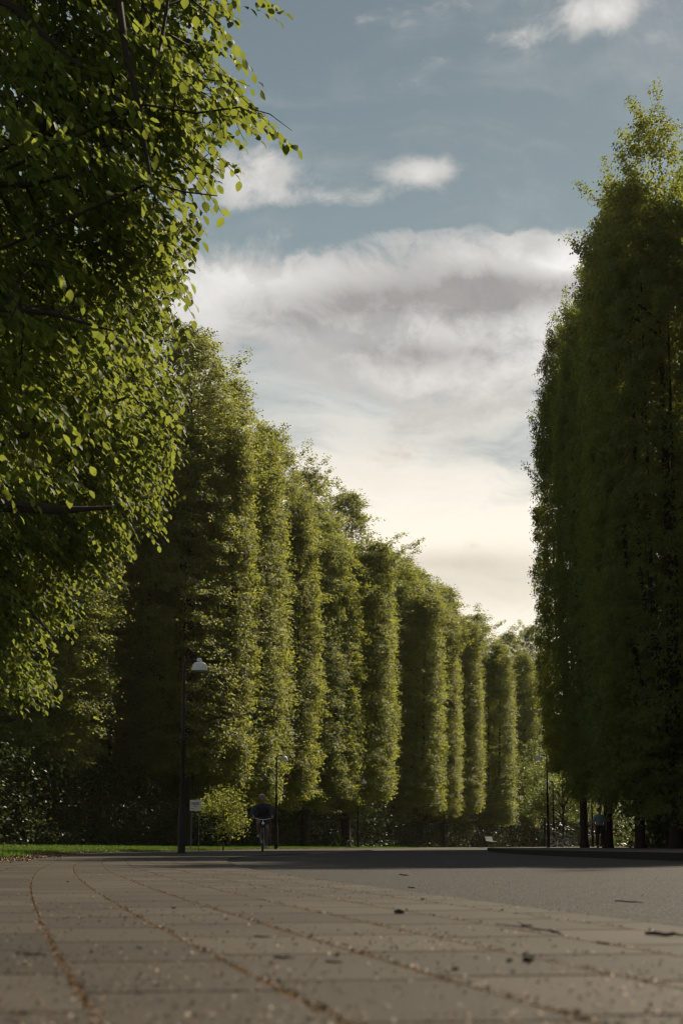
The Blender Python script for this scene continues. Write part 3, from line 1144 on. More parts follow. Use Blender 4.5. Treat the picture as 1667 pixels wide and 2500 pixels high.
for (x, y), r, lab in SEED:
    c = gpt(x, y)
    bm = bmesh.new()
    rr = random.Random(int(x))
    r *= .5
    flat = .25 if 'flat' in lab else .8
    for k in range(4):
        m_ = Matrix.Translation((rr.uniform(-1, 1) * r, rr.uniform(-.5, .5) * r, r * flat * rr.uniform(.5, .8))) @ Matrix.Diagonal((rr.uniform(.6, 1.1), rr.uniform(.5, .9), flat * rr.uniform(.6, 1.0), 1))
        bmesh.ops.create_icosphere(bm, subdivisions=2, radius=r, matrix=m_)
    for v_ in bm.verts:
        v_.co += Vector((rr.uniform(-1, 1), rr.uniform(-1, 1), rr.uniform(-1, 1))) * r * .16
        v_.co.z = max(v_.co.z, 0)
    me = bpy.data.meshes.new('seed_clump')
    bm.to_mesh(me); bm.free()
    o = link('seed_clump', me, M_seed)
    o.location = (c.x, c.y, .001)
    tag(o, lab, 'seed clump', 'dark seed clumps on the paving')


# ------------------------------------------------------------------ street lamps
def make_lamp(label, loc, rz=0.0):
    t = thing('street_lamp', label, 'street lamp', loc, rz, 'black street lamps with grey domed shades')
    MB().lathe([(.0, .02), (.13, .02), (.13, .0), (.095, .03), (.092, 1.12), (.085, 1.17), (.062, 1.22), (.0, 1.22)], 20).build('base', M_black, t)
    MB().lathe([(.0, 1.2), (.058, 1.2), (.056, 2.82), (.062, 2.83), (.062, 2.87), (.045, 2.90), (.038, 4.74), (.0, 4.74)], 16).build('pole', M_black, t)
    pts = [(0, 0, 4.70)]
    for k in range(7):
        a = math.pi / 2 * k / 6
        pts.append((.13 * (1 - math.cos(a)), 0, 4.78 + .13 * math.sin(a)))
    pts += [(.22, 0, 4.918), (.36, 0, 4.925)]
    MB().tube(pts, .034, 10).build('arm', M_black, t)
    MB().lathe([(.0, .06), (.05, .058), (.072, .0), (.072, -.03), (.0, -.03)], 16, (.39, 0, 4.935)).build('lamp_cap', M_shade, t)
    sh = MB()
    prof = [(.03, .236)]
    for k in range(1, 10):
        a = math.pi / 2 * k / 9
        prof.append((.202 * math.sin(a) ** .72, .015 + .215 * math.cos(a) ** .85))
    prof += [(.207, .008), (.207, -.006), (.195, -.006), (.19, .02), (.12, .17), (.03, .22)]
    s_ = sh.lathe(prof, 28).build('lamp_shade', M_shade, t)
    s_.location = (.40, 0, 4.67)
    MB().lathe([(.0, -.02), (.09, -.012), (.15, .008), (.17, .03)], 20).build('diffuser', M_white, s_)
    return t


LAMPS = [((443, 2082), 40.0, 0, 'nearest black street lamp with a streaked grey dome, standing at the edge of the paving', 0),
         ((674, 2073), 83.0, 0, 'black street lamp close behind the cyclist', 0),
         ((874, 2070), 114.0, 0, 'black street lamp third along the left pavement, its dome against sunlit leaves', 0),
         ((1085, 2066), 152.0, 0, 'small distant street lamp by the bend of the left pavement', 0),
         ((1338, 2064), 84.0, math.pi, 'street lamp with its arm turned left, standing before the dark tree wall', .085),
         ((1352, 2063), 118.0, math.pi, 'farther street lamp half hidden behind the post of the lamp before the tree wall', .085),
         ((1446, 2056), 112.0, 0, 'dark lamp post in the bright gap right of the round blue sign', .085)]
proto = None
for (x, y), Y, rz, lab, z in LAMPS:
    p = at(x, y, Y)
    if proto is None:
        proto = make_lamp(lab, (p.x, Y, z), rz)
    else:
        c = copy_tree(proto)
        c.location = (p.x, Y, z); c.rotation_euler = (0, 0, rz); c['label'] = lab

# ------------------------------------------------------------------ notice and round sign
p = at(478, 1966, 47)
t = thing('notice_board', 'white rectangular notice with dark lettering on two thin posts', 'sign', (p.x, 47, 0), R(8))
zc = p.z
b = MB().box((0, 0, zc), (.345, .012, .325)).build('panel', M_board, t, False, .002)
for x in (-.12, .11):
    MB().tube([(x, .022, -.1), (x, .022, zc + .1)], .013, 8).build('post', M_post, t)


def text(s, size, loc, parent, mat, name='lettering', rot=(R(90), 0, 0), bold=.012):
    cu = bpy.data.curves.new(name, 'FONT')
    cu.body = s; cu.size = size; cu.align_x = 'CENTER'; cu.extrude = .0012; cu.offset = bold * size
    o_ = bpy.data.objects.new(name, cu)
    C.objects.link(o_)
    me_ = bpy.data.meshes.new_from_object(o_.evaluated_get(bpy.context.evaluated_depsgraph_get()))
    bpy.data.objects.remove(o_)
    o_ = link(name, me_, mat, parent)
    o_.location = loc; o_.rotation_euler = rot
    return o_


o = text('CURLETEK', .075, (-.01, -.0085, zc + .02), t, M_ink, bold=.03); o.scale = (.66, 1.25, 1)
o = text('PARKEN', .036, (-.01, -.0085, zc - .045), t, M_ink, bold=.03); o.scale = (.75, 1, 1)
o = text('LINDEN 6', .032, (-.085, -.0085, zc - .115), t, M_ink, bold=.03); o.scale = (.75, 1, 1)

p = at(1427, 2056, 96)
t = thing('round_sign', 'round blue sign with a white symbol on a thin post in the bright gap', 'sign', (p.x, 96, .085))
h = at(1427, 1988, 96).z
MB().tube([(0, 0, -.1), (0, 0, h)], .03, 10).build('post', M_post, t)
zs = at(1427, 2028, 96).z - .085
mm = Matrix.Rotation(R(90), 4, 'X')
MB().lathe([(0, -.012), (.15, -.012), (.155, 0), (.15, .012), (0, .012)], 28, (.13, -.05, zs), mm).build('panel', M_blue, t)
sy = MB()
sy.tube([(.07, -.066, zs + .01), (.17, -.066, zs + .01)], .012, 6); sy.tube([(.15, -.066, zs + .05), (.19, -.066, zs + .01), (.15, -.066, zs - .03)], .012, 6)
sy.build('symbol', M_white, t)


# ------------------------------------------------------------------ benches
def bench(label, loc, rz):
    t = thing('park_bench', label, 'bench', loc, rz)
    s1 = MB()
    for k in range(5): s1.box((0, -.22 + k * .09, .45 + .008 * k), (1.7, .075, .03))
    s1.build('seat', M_bench, t, False, .004)
    s2 = MB()
    mt = Matrix.Rotation(R(-16), 4, 'X')
    for k in range(4): s2.box((0, .21 + k * .032, .55 + k * .105), (1.7, .028, .085), mt)
    s2.build('backrest', M_bench, t, False, .004)
    for x in (-.7, .7):
        s3 = MB()
        s3.tube([(x, -.22, 0), (x, -.20, .43), (x, .2, .46), (x, .36, .92)], .022, 8); s3.tube([(x, .16, .46), (x, .28, 0)], .022, 8)
        s3.build('leg', M_black, t)
    return t


p = at(1199, 2060, 150)
bench('pale bench seen from the side, standing on the grass by the bend of the road', (p.x, 150, .12), R(62))


# ------------------------------------------------------------------ bicycle
def make_bicycle(label, loc, rz, group=None):
    """wheels roll along local Y; front is -Y"""
    t = thing('bicycle', label, 'bicycle', loc, rz, group)
    WR = .335
    for yc in (-.53, .53):
        w = MB().ring((0, 0, 0), WR - .02, .021, 'X', 40, 10).build('wheel', M_rubber, t)
        w.location = (0, yc, WR)
        MB().ring((0, 0, 0), WR - .045, .011, 'X', 40, 6).build('rim', M_metal, w)
        sp = MB()
        for k in range(18):
            a = 2 * math.pi * k / 18
            sp.tube([((-1) ** k * .02, .02 * math.cos(a + .4), .02 * math.sin(a + .4)), (0, (WR - .05) * math.cos(a), (WR - .05) * math.sin(a))], .0015, 3, False)
        sp.tube([(-.05, 0, 0), (.05, 0, 0)], .022, 10)
        sp.build('hub', M_metal, w)
        fd = MB()
        arc = [(0, (WR + .035) * math.cos(R(a)), (WR + .035) * math.sin(R(a))) for a in (range(20, 165, 12) if yc > 0 else range(35, 150, 12))]
        fd.tube(arc, .022, 6)
        f_ = fd.build('mudguard', M_frame, t)
        f_.location = (0, yc, WR)
    bb, seat, head0, head1 = (0, .08, .29), (0, .26, .80), (0, -.36, .62), (0, -.385, .84)
    fr = MB()
    fr.tube([bb, (0, .33, .98)], .017, 8)
    fr.tube([bb, head0], .020, 8)
    fr.tube([(0, .24, .74), (0, -.37, .76)], .017, 8)
    fr.tube([head0, head1], .022, 10)
    for sx in (-.045, .045):
        fr.tube([bb, (sx, .53, WR)], .010, 6); fr.tube([(0, .24, .74), (sx, .53, WR)], .009, 6)
    fr.build('frame', M_frame, t)
    fk = MB()
    fk.tube([(0, -.36, .62), (0, -.365, .71)], .02, 8)
    for sx in (-.05, .05): fk.tube([(0, -.365, .71), (sx, -.375, .68), (sx, -.44, .5), (sx, -.53, WR)], .013, 8)
    fk.build('fork', M_frame, t)
    hb = MB()
    hb.tube([(0, -.385, .84), (0, -.39, .97), (0, -.44, .99)], .014, 8)
    hb.tube([(-.30, -.36, 1.03), (-.2, -.42, 1.02), (-.08, -.45, .99), (.08, -.45, .99), (.2, -.42, 1.02), (.30, -.36, 1.03)], .012, 8)
    hb.build('handlebar', M_metal, t)
    for sx in (-1, 1):
        MB().tube([(sx * .325, -.33, 1.035), (sx * .30, -.36, 1.03), (sx * .23, -.405, 1.023)], .017, 10).build('grip', M_rubber, t)
    MB().lathe([(0, -.03), (.035, -.025), (.045, .01), (.03, .02), (0, .02)], 14, (0, -.47, .87), Matrix.Rotation(R(90), 4, 'X')).build('headlight', M_metal, t)
    sd = MB()
    sd.tube([(0, .02, .985), (0, .12, .99), (0, .24, 1.0), (0, .36, 1.0), (0, .41, 1.005)], [.018, .03, .055, .085, .05], 10)
    sd.build('saddle', M_rubber, t)
    ch = MB().ring((.045, .08, .29), .085, .008, 'X', 28, 6)
    ch.tube([(-.05, .08, .29), (.06, .08, .29)], .02, 8)
    ch.build('chainring', M_metal, t)
    for sx, dz, dy in ((1, -.165, .02), (-1, .165, -.02)):
        MB().tube([(sx * .06, .08, .29), (sx * .075, .08 + dy, .29 + dz)], .010, 6).build('crank', M_metal, t)
        MB().box((sx * .125, .08 + dy, .29 + dz), (.09, .085, .022)).build('pedal', M_rubber, t, False, .004)
    rk = MB()
    for sx in (-.05, .05):
        rk.tube([(sx, .3, .74), (sx, .72, .74)], .006, 6); rk.tube([(sx, .6, .74), (sx, .53, WR)], .005, 6)
    for yy_ in (.35, .5, .65): rk.tube([(-.05, yy_, .74), (.05, yy_, .74)], .005, 6)
    rk.build('luggage_rack', M_metal, t)
    return t


pc = at(641, 2078, 49)
CY_RZ = R(4)
bike = make_bicycle('dark bicycle ridden by the man in the navy top', (pc.x, 49, 0), CY_RZ, 'bicycles')
for (x, Y, rz, lab) in ((1362, 112, R(78), 'dark parked bicycle just right of the lamp post before the tree wall'), (1383, 113.5, R(-96), 'parked bicycle standing beside the lit trunks, right of another parked bicycle')):
    c = copy_tree(bike)
    q = at(x, 2062, Y)
    c.location = (q.x, Y, .085); c.rotation_euler = (R(3), 0, rz); c['label'] = lab


# ------------------------------------------------------------------ people
def skin_mesh(name, joints, edges, root, mat, parent, sub=2, shift=0):
    """joints: name -> (pos, radius or (rx, ry))"""
    names = list(joints)
    me = bpy.data.meshes.new(name)
    me.from_pydata([joints[k][0] for k in names], [(names.index(a), names.index(b)) for a, b in edges], [])
    o = bpy.data.objects.new(name, me)
    C.objects.link(o)
    m = o.modifiers.new('skin', 'SKIN')
    m.use_smooth_shade = True
    m.branch_smoothing = .6
    for i, k in enumerate(names):
        r = joints[k][1]
        sv = me.skin_vertices[0].data[i]
        sv.radius = (r, r) if not hasattr(r, '__len__') else r
        sv.use_root = (k == root)
    s = o.modifiers.new('sub', 'SUBSURF')
    s.levels = sub; s.render_levels = sub
    dg = bpy.context.evaluated_depsgraph_get()
    me2 = bpy.data.meshes.new_from_object(o.evaluated_get(dg))
    bpy.data.objects.remove(o)
    me2.name = name
    me2.materials.clear()
    for pl in me2.polygons: pl.use_smooth = True
    return link(name, me2, mat, parent)


def head_bits(t, c, yaw, mat_skin, mat_hair, hair_long=False):
    """face and hair on a head centred at c, facing -Y turned by yaw"""
    M = Matrix.Translation(c) @ Matrix.Rotation(yaw, 4, 'Z')
    def blob(name, loc, sc_, mat):
        bm = bmesh.new()
        bmesh.ops.create_uvsphere(bm, u_segments=16, v_segments=10, radius=1, matrix=M @ Matrix.Translation(loc) @ Matrix.Diagonal((*sc_, 1)))
        me = bpy.data.meshes.new(name); bm.to_mesh(me); bm.free()
        for p_ in me.polygons: p_.use_smooth = True
        return link(name, me, mat, t)
    bm = bmesh.new()
    bmesh.ops.create_icosphere(bm, subdivisions=4, radius=1)
    rr = random.Random(3)
    dele = []
    for v_ in bm.verts:
        x, y, z = v_.co
        k = 1 + rr.uniform(-.02, .10)
        if (y < -.15 and z < .55) or z < -.55 or (abs(x) > .5 and z < -.05 and y < .3): dele.append(v_)
        v_.co = Vector((x * .103 * k, y * .115 * k + .010, z * .118 * k + .020))
    bmesh.ops.delete(bm, geom=dele, context='VERTS')
    bmesh.ops.transform(bm, matrix=M, verts=bm.verts)
    me = bpy.data.meshes.new('hair'); bm.to_mesh(me); bm.free()
    for p_ in me.polygons: p_.use_smooth = True
    link('hair', me, mat_hair, t)
    for sx in (-1, 1): blob('eye', (sx * .034, -.092, .012), (.012, .01, .008), M_ink)


def finger_set(J, E, wrist, palm, ax, along_, tag_):
    """five bent fingers from the palm: ax = sideways across the knuckles, along_ = direction of the bones, curling down"""
    ax, al = Vector(ax).normalized(), Vector(along_).normalized()
    dn = Vector((0, 0, -1))
    P_ = Vector(palm)
    for i, ln in enumerate((.036, .042, .040, .032)):
        b0 = P_ + ax * (i - 1.5) * .021 + al * .03
        k1 = b0 + al * ln * .8 + dn * ln * .25
        k2 = k1 + al * ln * .1 + dn * ln * .8
        for nm, q, r in (('a', b0, .011), ('b', k1, .0095), ('c', k2, .008)):
            J[f'{tag_}{i}{nm}'] = (tuple(q), r)
        E += [(palm_key(tag_), f'{tag_}{i}a'), (f'{tag_}{i}a', f'{tag_}{i}b'), (f'{tag_}{i}b', f'{tag_}{i}c')]
    t0 = P_ - ax * .035 + dn * .012
    t1 = t0 + al * .03 + dn * .025
    J[f'{tag_}ta'] = (tuple(t0), .012); J[f'{tag_}tb'] = (tuple(t1), .009)
    E += [(palm_key(tag_), f'{tag_}ta'), (f'{tag_}ta', f'{tag_}tb')]


def palm_key(tag_): return tag_ + 'palm'


# the cyclist: rides toward the camera, looks to his right (left of the picture)
rider = thing('person', 'grey haired man in a navy top and black shorts riding toward the camera', 'person', (pc.x, 49, 0), CY_RZ)
J = {'pelvis': ((0, .24, 1.03), (.13, .105)), 'waist': ((0, .20, 1.18), (.12, .095)), 'chest': ((-.005, .10, 1.37), (.14, .105)),
     'neck0': ((-.012, .05, 1.50), .08), 'neck1': ((-.022, .02, 1.555), .068), 'jaw': ((-.03, -.015, 1.60), (.080, .086)), 'head': ((-.034, -.005, 1.655), (.098, .112)), 'crown': ((-.034, .005, 1.715), (.078, .088)),
     'nose': ((-.085, -.085, 1.635), .012), 'ear': ((.045, -.045, 1.645), .014)}
E = [('pelvis', 'waist'), ('waist', 'chest'), ('chest', 'neck0'), ('neck0', 'neck1'), ('neck1', 'jaw'), ('jaw', 'head'), ('head', 'crown'), ('head', 'nose'), ('head', 'ear')]
for s_, nm, elb, hand in ((1, 'l', (.325, -.05, 1.23), (.285, -.345, 1.055)), (-1, 'r', (-.325, -.05, 1.22), (-.285, -.345, 1.055))):
    J[nm + 'sh'] = ((s_ * .175, .08, 1.43), .05); J[nm + 'el'] = (elb, .046)
    w_ = Vector(elb).lerp(Vector(hand), .82)
    J[nm + 'wr'] = (tuple(w_), .028)
    J[nm + 'palm'] = (hand, (.036, .022))
    E += [('chest', nm + 'sh'), (nm + 'sh', nm + 'el'), (nm + 'el', nm + 'wr'), (nm + 'wr', nm + 'palm')]
    finger_set(J, E, w_, hand, (s_ * -.85, -.45, 0), (0, -1, -.1), nm)
for s_, nm, kn, an, toe in ((1, 'L', (.155, -.10, .735), (.135, .16, .215), (.135, .03, .155)), (-1, 'R', (-.15, -.20, .90), (-.13, .13, .545), (-.13, 0.0, .485))):
    J[nm + 'hip'] = ((s_ * .095, .22, .98), .105); J[nm + 'kn'] = (kn, .060)
    cf = Vector(kn).lerp(Vector(an), .32) + Vector((0, .02, 0))
    J[nm + 'cf'] = (tuple(cf), .058); J[nm + 'an'] = (an, .036); J[nm + 'toe'] = (toe, (.04, .028))
    E += [('pelvis', nm + 'hip'), (nm + 'hip', nm + 'kn'), (nm + 'kn', nm + 'cf'), (nm + 'cf', nm + 'an'), (nm + 'an', nm + 'toe')]
skin_mesh('body', J, E, 'pelvis', M_skin, rider)
# navy top
K = {k: (J[k][0], (J[k][1][0] + .075, J[k][1][1] + .07) if hasattr(J[k][1], '__len__') else J[k][1] + .058) for k in ('pelvis', 'waist', 'chest', 'neck0', 'lsh', 'rsh', 'lel', 'rel')}
for nm in 'lr':
    a_ = Vector(J[nm + 'el'][0]); b_ = Vector(J[nm + 'wr'][0])
    K[nm + 'cu'] = (tuple(a_.lerp(b_, .85)), .048)
K['pelvis'] = ((0, .22, 1.06), (.20, .17))
skin_mesh('jersey', K, [('pelvis', 'waist'), ('waist', 'chest'), ('chest', 'neck0'), ('chest', 'lsh'), ('chest', 'rsh'), ('lsh', 'lel'), ('rsh', 'rel'), ('lel', 'lcu'), ('rel', 'rcu')], 'pelvis', M_jacket, rider)
S_ = {'pelvis': ((0, .25, 1.02), (.19, .165))}
for nm in 'LR':
    h_ = Vector(J[nm + 'hip'][0]); k_ = Vector(J[nm + 'kn'][0])
    S_[nm + 'h'] = (tuple(h_), .145); S_[nm + 'm'] = (tuple(h_.lerp(k_, .5)), .125); S_[nm + 'e'] = (tuple(h_.lerp(k_, .82 if nm == 'L' else .7)), .09)
skin_mesh('shorts', S_, [('pelvis', 'Lh'), ('Lh', 'Lm'), ('Lm', 'Le'), ('pelvis', 'Rh'), ('Rh', 'Rm'), ('Rm', 'Re')], 'pelvis', M_shorts, rider)
for nm in 'LR':
    a_ = Vector(J[nm + 'an'][0]); t_ = Vector(J[nm + 'toe'][0])
    heel = a_ + Vector((0, .035, -.055))
    skin_mesh('shoe', {'h': (tuple(heel), (.042, .036)), 'a': (tuple(a_ + Vector((0, .0, -.02))), .043), 'm': (tuple(heel.lerp(t_, .6) + Vector((0, 0, .008))), (.045, .034)), 't': (tuple(t_ + Vector((0, -.05, -.012))), (.038, .024))},
              [('h', 'a'), ('h', 'm'), ('m', 't')], 'h', M_shoe, rider)
head_bits(rider, Vector((-.034, -.002, 1.655)), R(-32), M_skin, M_hair)

# the walker in the shade at the right
pw = at(1464, 2056, 69)
wk = thing('person', 'person in a pale blue shirt standing in the dark under the right hand trees', 'person', (pw.x, 69, .085), R(12))
J = {'pelvis': ((0, 0, .96), (.15, .11)), 'waist': ((0, .0, 1.12), (.145, .105)), 'chest': ((0, .0, 1.32), (.17, .115)), 'neck0': ((0, -.0, 1.47), .065), 'neck1': ((0, -.015, 1.53), .053),
     'jaw': ((0, -.035, 1.575), (.078, .084)), 'head': ((0, -.02, 1.635), (.096, .108)), 'crown': ((0, -.012, 1.695), (.076, .084)), 'nose': ((0, -.125, 1.62), .012)}
E = [('pelvis', 'waist'), ('waist', 'chest'), ('chest', 'neck0'), ('neck0', 'neck1'), ('neck1', 'jaw'), ('jaw', 'head'), ('head', 'crown'), ('head', 'nose')]
for s_, nm in ((1, 'l'), (-1, 'r')):
    J[nm + 'sh'] = ((s_ * .185, .0, 1.40), .05); J[nm + 'el'] = ((s_ * .30, .03, 1.12), .044)
    J[nm + 'wr'] = ((s_ * .25, -.12, .93), .028); J[nm + 'palm'] = ((s_ * .235, -.15, .87), (.036, .022))
    E += [('chest', nm + 'sh'), (nm + 'sh', nm + 'el'), (nm + 'el', nm + 'wr'), (nm + 'wr', nm + 'palm')]
    finger_set(J, E, None, J[nm + 'palm'][0], (0, -1, 0), (0, -.25, -1), nm)
    J[nm + 'hip'] = ((s_ * .095, 0, .90), .10); J[nm + 'kn'] = ((s_ * .11, -.03 * s_, .48), .06); J[nm + 'an'] = ((s_ * .115, .03, .09), .038); J[nm + 'toe'] = ((s_ * .13, -.12, .03), (.04, .025))
    E += [('pelvis', nm + 'hip'), (nm + 'hip', nm + 'kn'), (nm + 'kn', nm + 'an'), (nm + 'an', nm + 'toe')]
skin_mesh('body', J, E, 'pelvis', M_skin, wk)
big = lambda k, e: (J[k][0], (J[k][1][0] + e, J[k][1][1] + e) if hasattr(J[k][1], '__len__') else J[k][1] + e)
K = {k: big(k, .042) for k in ('pelvis', 'waist', 'chest', 'neck0', 'lsh', 'rsh')}
for s_, nm in ((1, 'l'), (-1, 'r')): K[nm + 'e'] = (tuple(Vector(J[nm + 'sh'][0]).lerp(Vector(J[nm + 'el'][0]), .9)), .07)
skin_mesh('shirt', K, [('pelvis', 'waist'), ('waist', 'chest'), ('chest', 'neck0'), ('chest', 'lsh'), ('chest', 'rsh'), ('lsh', 'le'), ('rsh', 're')], 'pelvis', M_shirt, wk)
K = {k: big(k, .035) for k in ('pelvis', 'lhip', 'rhip', 'lkn', 'rkn', 'lan', 'ran')}
skin_mesh('trousers', K, [('pelvis', 'lhip'), ('pelvis', 'rhip'), ('lhip', 'lkn'), ('rhip', 'rkn'), ('lkn', 'lan'), ('rkn', 'ran')], 'pelvis', M_trouser, wk)
for s_ in (1, -1):
    skin_mesh('shoe', {'h': ((s_ * .115, .06, .045), (.045, .04)), 'm': ((s_ * .122, -.05, .05), (.048, .042)), 't': ((s_ * .135, -.17, .035), (.042, .03))}, [('h', 'm'), ('m', 't')], 'h', M_rubber, wk)
head_bits(wk, Vector((0, -.018, 1.635)), R(0), M_skin, M_hairdark)

# ------------------------------------------------------------------ light
SUN_AZ, SUN_EL = R(31), R(38)
sd = Vector((math.sin(SUN_AZ) * math.cos(SUN_EL), math.cos(SUN_AZ) * math.cos(SUN_EL), math.sin(SUN_EL)))
sun_d = bpy.data.lights.new('sun', 'SUN')
sun_d.energy = 5.0
sun_d.angle = R(.6)
sun_d.color = (1.0, .86, .64)
sun = bpy.data.objects.new('sun', sun_d)
C.objects.link(sun)
sun.rotation_euler = (-sd).to_track_quat('-Z', 'Y').to_euler()

# ------------------------------------------------------------------ sky
world = bpy.data.worlds.new('World')
sc.world = world
world.use_nodes = True
nt = world.node_tree
for n_ in list(nt.nodes): nt.nodes.remove(n_)
g = G(nt)
gen = g.n('ShaderNodeTexCoord').outputs['Generated']
sky = g.n('ShaderNodeTexSky', sky_type='NISHITA')
sky.sun_disc = False
sky.sun_elevation = SUN_EL
sky.sun_rotation = SUN_AZ
sky.air_density = 1.0
sky.dust_density = 2.0
sky.ozone_density = 1.5
x, y, z = g.xyz(gen)
az = g.m('ARCTAN2', x, y)
el = g.m('ARCSINE', z)


def blob(px, py, sx, sy, w):
    """a soft ellipse of the sky, centre and size in displayed photo px"""
    a, e = azel(px * D2N, py * D2N)
    a2, _ = azel((px + sx) * D2N, py * D2N)
    _, e2 = azel(px * D2N, (py - sy) * D2N)
    dx = g.m('DIVIDE', g.m('SUBTRACT', az, a), abs(a2 - a))
    dy = g.m('DIVIDE', g.m('SUBTRACT', el, e), abs(e2 - e))
    r2 = g.add(g.mul(dx, dx), g.mul(dy, dy))
    return g.mul(g.m('EXPONENT', g.mul(r2, -1.0)), w)


warp = g.noise(gen, 7, 4, .55, 0, True)
wn = g.n('ShaderNodeVectorMath', operation='MULTIPLY_ADD')
g.put(wn.inputs[0], warp); wn.inputs[1].default_value = (.09, .09, .07); g.put(wn.inputs[2], gen)
flat = g.vmul(wn.outputs[0], (1, 1, 1.45))
cen = lambda v: g.m('SUBTRACT', v, .5)
n1 = g.noise(flat, 8.0, 11, .62)
n2 = g.noise(flat, 24, 8, .62)
n0 = g.noise(g.vmul(gen, (1, 1, 1.8)), 3.0, 4, .5)
strk = g.noise(g.vmul(wn.outputs[0], (1, 1, 5.5)), 5.5, 8, .6, .2)
e_of = lambda py: azel(784 * D2N, py * D2N)[1]
puff = g.add(g.mul(cen(n1), 2.3), g.mul(cen(n2), 1.35))
cover = g.add(blob(720, 700, 330, 130, .62), blob(1150, 645, 250, 105, .85), blob(1380, 660, 160, 120, .5), blob(520, 690, 160, 100, .45), blob(980, 860, 300, 160, .9), blob(1100, 760, 260, 100, .5),
              blob(965, 395, 95, 48, 1.05), blob(600, 370, 130, 70, .85), blob(500, 420, 120, 80, .4), blob(1375, 30, 100, 48, .78), blob(1500, 90, 60, 40, .5), blob(1170, 85, 80, 30, .42), blob(790, 455, 140, 30, .42), blob(1000, 145, 60, 22, .22),
              blob(1450, -80, 260, 100, .35), blob(850, 470, 400, 60, .18), blob(1150, 110, 450, 120, .10))
clear = g.add(blob(900, 230, 700, 160, .10), blob(1250, 440, 200, 60, .35), blob(700, 500, 260, 24, .35), blob(560, 800, 130, 40, .35), blob(600, 960, 120, 90, .3))
# the big bank: a sharp billowing upper rim, a broad soft body
rim = g.add(el, g.mul(cen(n1), .15), g.mul(cen(n2), .035), g.mul(blob(1150, 520, 230, 400, 1.0), -.006), g.mul(blob(650, 520, 200, 400, 1.0), .008))
bank = g.m('MULTIPLY', g.smooth(rim, e_of(575), e_of(535), 1, 0), g.smooth(el, e_of(940), e_of(760), 0, 1))
bank = g.m('MULTIPLY', bank, g.smooth(g.m('ABSOLUTE', az), .22, .34, 1, .3))
cover = g.add(cover, g.mul(bank, .42))
far_ = g.m('SUBTRACT', 1.0, g.smooth(g.m('ABSOLUTE', az), .30, .5, 0, 1), clamp=True)
cover = g.add(cover, g.mul(g.m('SUBTRACT', 1.0, far_), .30))
field = g.add(cover, puff, g.mul(clear, -1.0))
mask = g.smooth(field, .28, .80)
# thin veil that thickens toward the horizon
veil = g.m('MULTIPLY', g.smooth(el, e_of(520), e_of(960), 0, 1), g.smooth(g.add(g.mul(cen(strk), 2.6), g.mul(puff, .35), g.smooth(el, e_of(700), e_of(1300), 0, .7)), -.25, .75, .25, 1.0))
veil = g.m('SUBTRACT', veil, g.mul(clear, .6), clamp=True)
# darker undersides
dark = g.add(blob(1120, 660, 270, 60, 1.0), blob(1000, 690, 330, 75, .6), blob(980, 815, 200, 46, .9), blob(780, 730, 260, 60, .5), blob(1330, 590, 150, 60, -.7), blob(1120, 1010, 300, 45, .30), blob(1150, 1340, 300, 70, .6), blob(1000, 1290, 260, 28, .4), blob(600, 720, 140, 60, .25), blob(1330, 560, 120, 40, -.3))
dark = g.m('MULTIPLY', dark, g.smooth(g.add(g.mul(cen(n1), 2.0), g.mul(cen(n2), .8), g.mul(cen(strk), .8)), -.6, .6, .45, 1.25))
dark = g.m('MINIMUM', dark, .85)
warmth = g.smooth(el, e_of(760), e_of(1350), 0, 1)
white = g.mix(warmth, (9.4, 9.2, 8.9), (9.4, 8.3, 6.9))
grey = g.mix(warmth, (2.9, 2.8, 2.75), (5.2, 4.4, 3.6))
soft = g.mix(warmth, (5.2, 5.2, 5.1), (7.0, 6.1, 5.0))
body = g.mix(g.smooth(field, .45, 1.5), soft, white)
body = g.mix(g.smooth(g.add(g.mul(cen(n2), 2.0), g.mul(cen(n1), -1.0)), -.15, .35, 0, .75), body, soft)
cloud = g.mix(dark, body, grey)
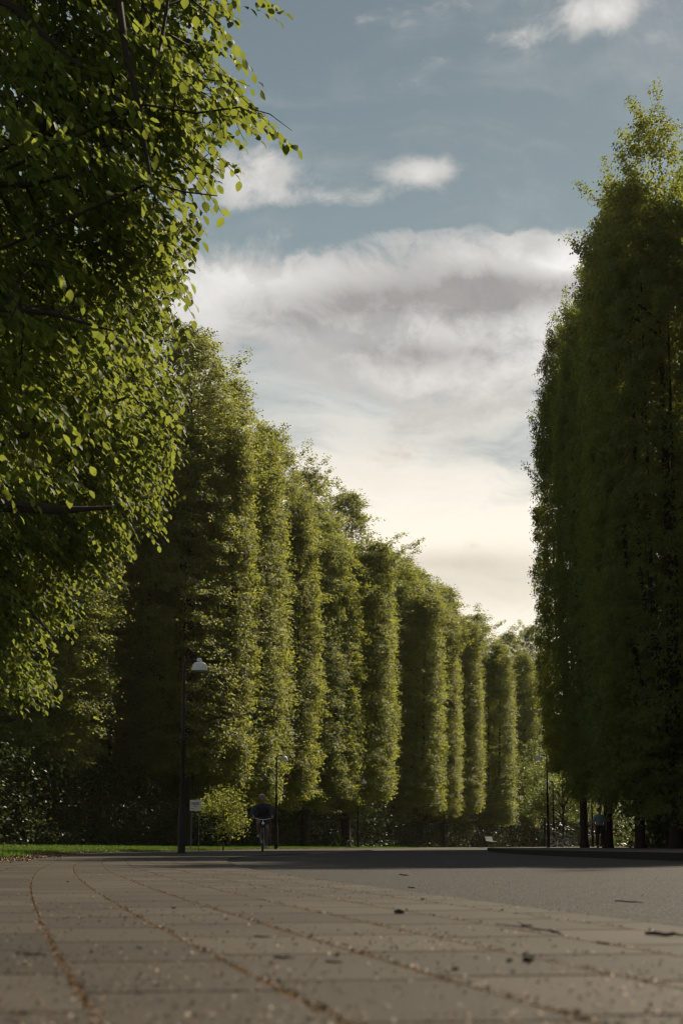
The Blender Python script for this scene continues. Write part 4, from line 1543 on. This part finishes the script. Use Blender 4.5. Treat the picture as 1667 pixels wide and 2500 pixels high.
# clear air: the Nishita sky, dulled toward slate
hsv = g.n('ShaderNodeHueSaturation')
hsv.inputs['Saturation'].default_value = .62
hsv.inputs['Value'].default_value = .55
g.put(hsv.inputs['Color'], sky.outputs[0])
ramp = g.mix(g.smooth(el, e_of(-200), e_of(900), 0, 1), (1.5, 2.1, 2.5), (2.6, 3.5, 3.75))
air = g.mix(.86, hsv.outputs[0], ramp)
wisp = g.smooth(g.add(g.mul(cen(n1), 1.6), g.mul(cen(strk), 1.4), g.mul(cen(n0), 1.2)), -.22, .42, 0, .6)
air = g.mix(wisp, air, (4.3, 4.6, 4.7))
veilc = g.mix(warmth, (7.6, 7.5, 7.2), (11.6, 10.6, 9.0))
veilc = g.mix(g.smooth(g.mul(cen(strk), 2.2), -.1, .6, 0, .35), veilc, g.mix(warmth, (4.6, 4.9, 5.0), (8.4, 7.4, 6.1)))
veilc = g.mix(g.mul(dark, .8), veilc, grey)
c = g.mix(g.mul(veil, .94), air, veilc)
c = g.mix(mask, c, cloud)
# unseen sky behind and overhead, toned to set how strongly it fills the shade
back = g.smooth(y, .55, -.2, 0, .6)
c = g.mix(back, c, (1.8, 2.0, 2.2))
c = g.mix(g.smooth(el, R(38), R(75), 0, .6), c, (.8, 1.1, 1.4))
# below the horizon
c = g.mix(g.smooth(el, -.01, -.06), c, (.6, .55, .4))
bg = g.n('ShaderNodeBackground')
g.put(bg.inputs[0], c)
bg.inputs[1].default_value = .0707
o_ = g.n('ShaderNodeOutputWorld')
nt.links.new(bg.outputs[0], o_.inputs[0])

# ------------------------------------------------------------------ haze
HAZE = 0.00007
if HAZE:
    mh, nth = new_mat('thin_haze')
    gh = G(nth)
    pv = gh.n('ShaderNodeVolumePrincipled')
    pv.inputs['Color'].default_value = (1, .93, .8, 1)
    pv.inputs['Density'].default_value = HAZE
    pv.inputs['Anisotropy'].default_value = .35
    gh.out(None, pv.outputs[0])
    hb_ = MB().box((0, 110, 20), (360, 330, 44)).build('haze', mh, None, False)
    tag(hb_, 'thin warm air between the trees', 'haze', None, 'stuff')

# ------------------------------------------------------------------ render settings
sc.render.engine = 'CYCLES'
cy = sc.cycles
cy.use_adaptive_sampling = False
cy.max_bounces = 6
cy.diffuse_bounces = 3
cy.glossy_bounces = 2
cy.transmission_bounces = 3
cy.volume_bounces = 0
cy.caustics_reflective = False
cy.caustics_refractive = False
cy.sample_clamp_indirect = 4
cy.use_denoising = True
cy.denoising_prefilter = 'ACCURATE'
cy.pixel_filter_type = 'BLACKMAN_HARRIS'
cy.filter_width = 1.2
vs = sc.view_settings
vs.view_transform = 'Standard'
vs.look = 'None'
vs.exposure = 0.5
vs.gamma = 1.0
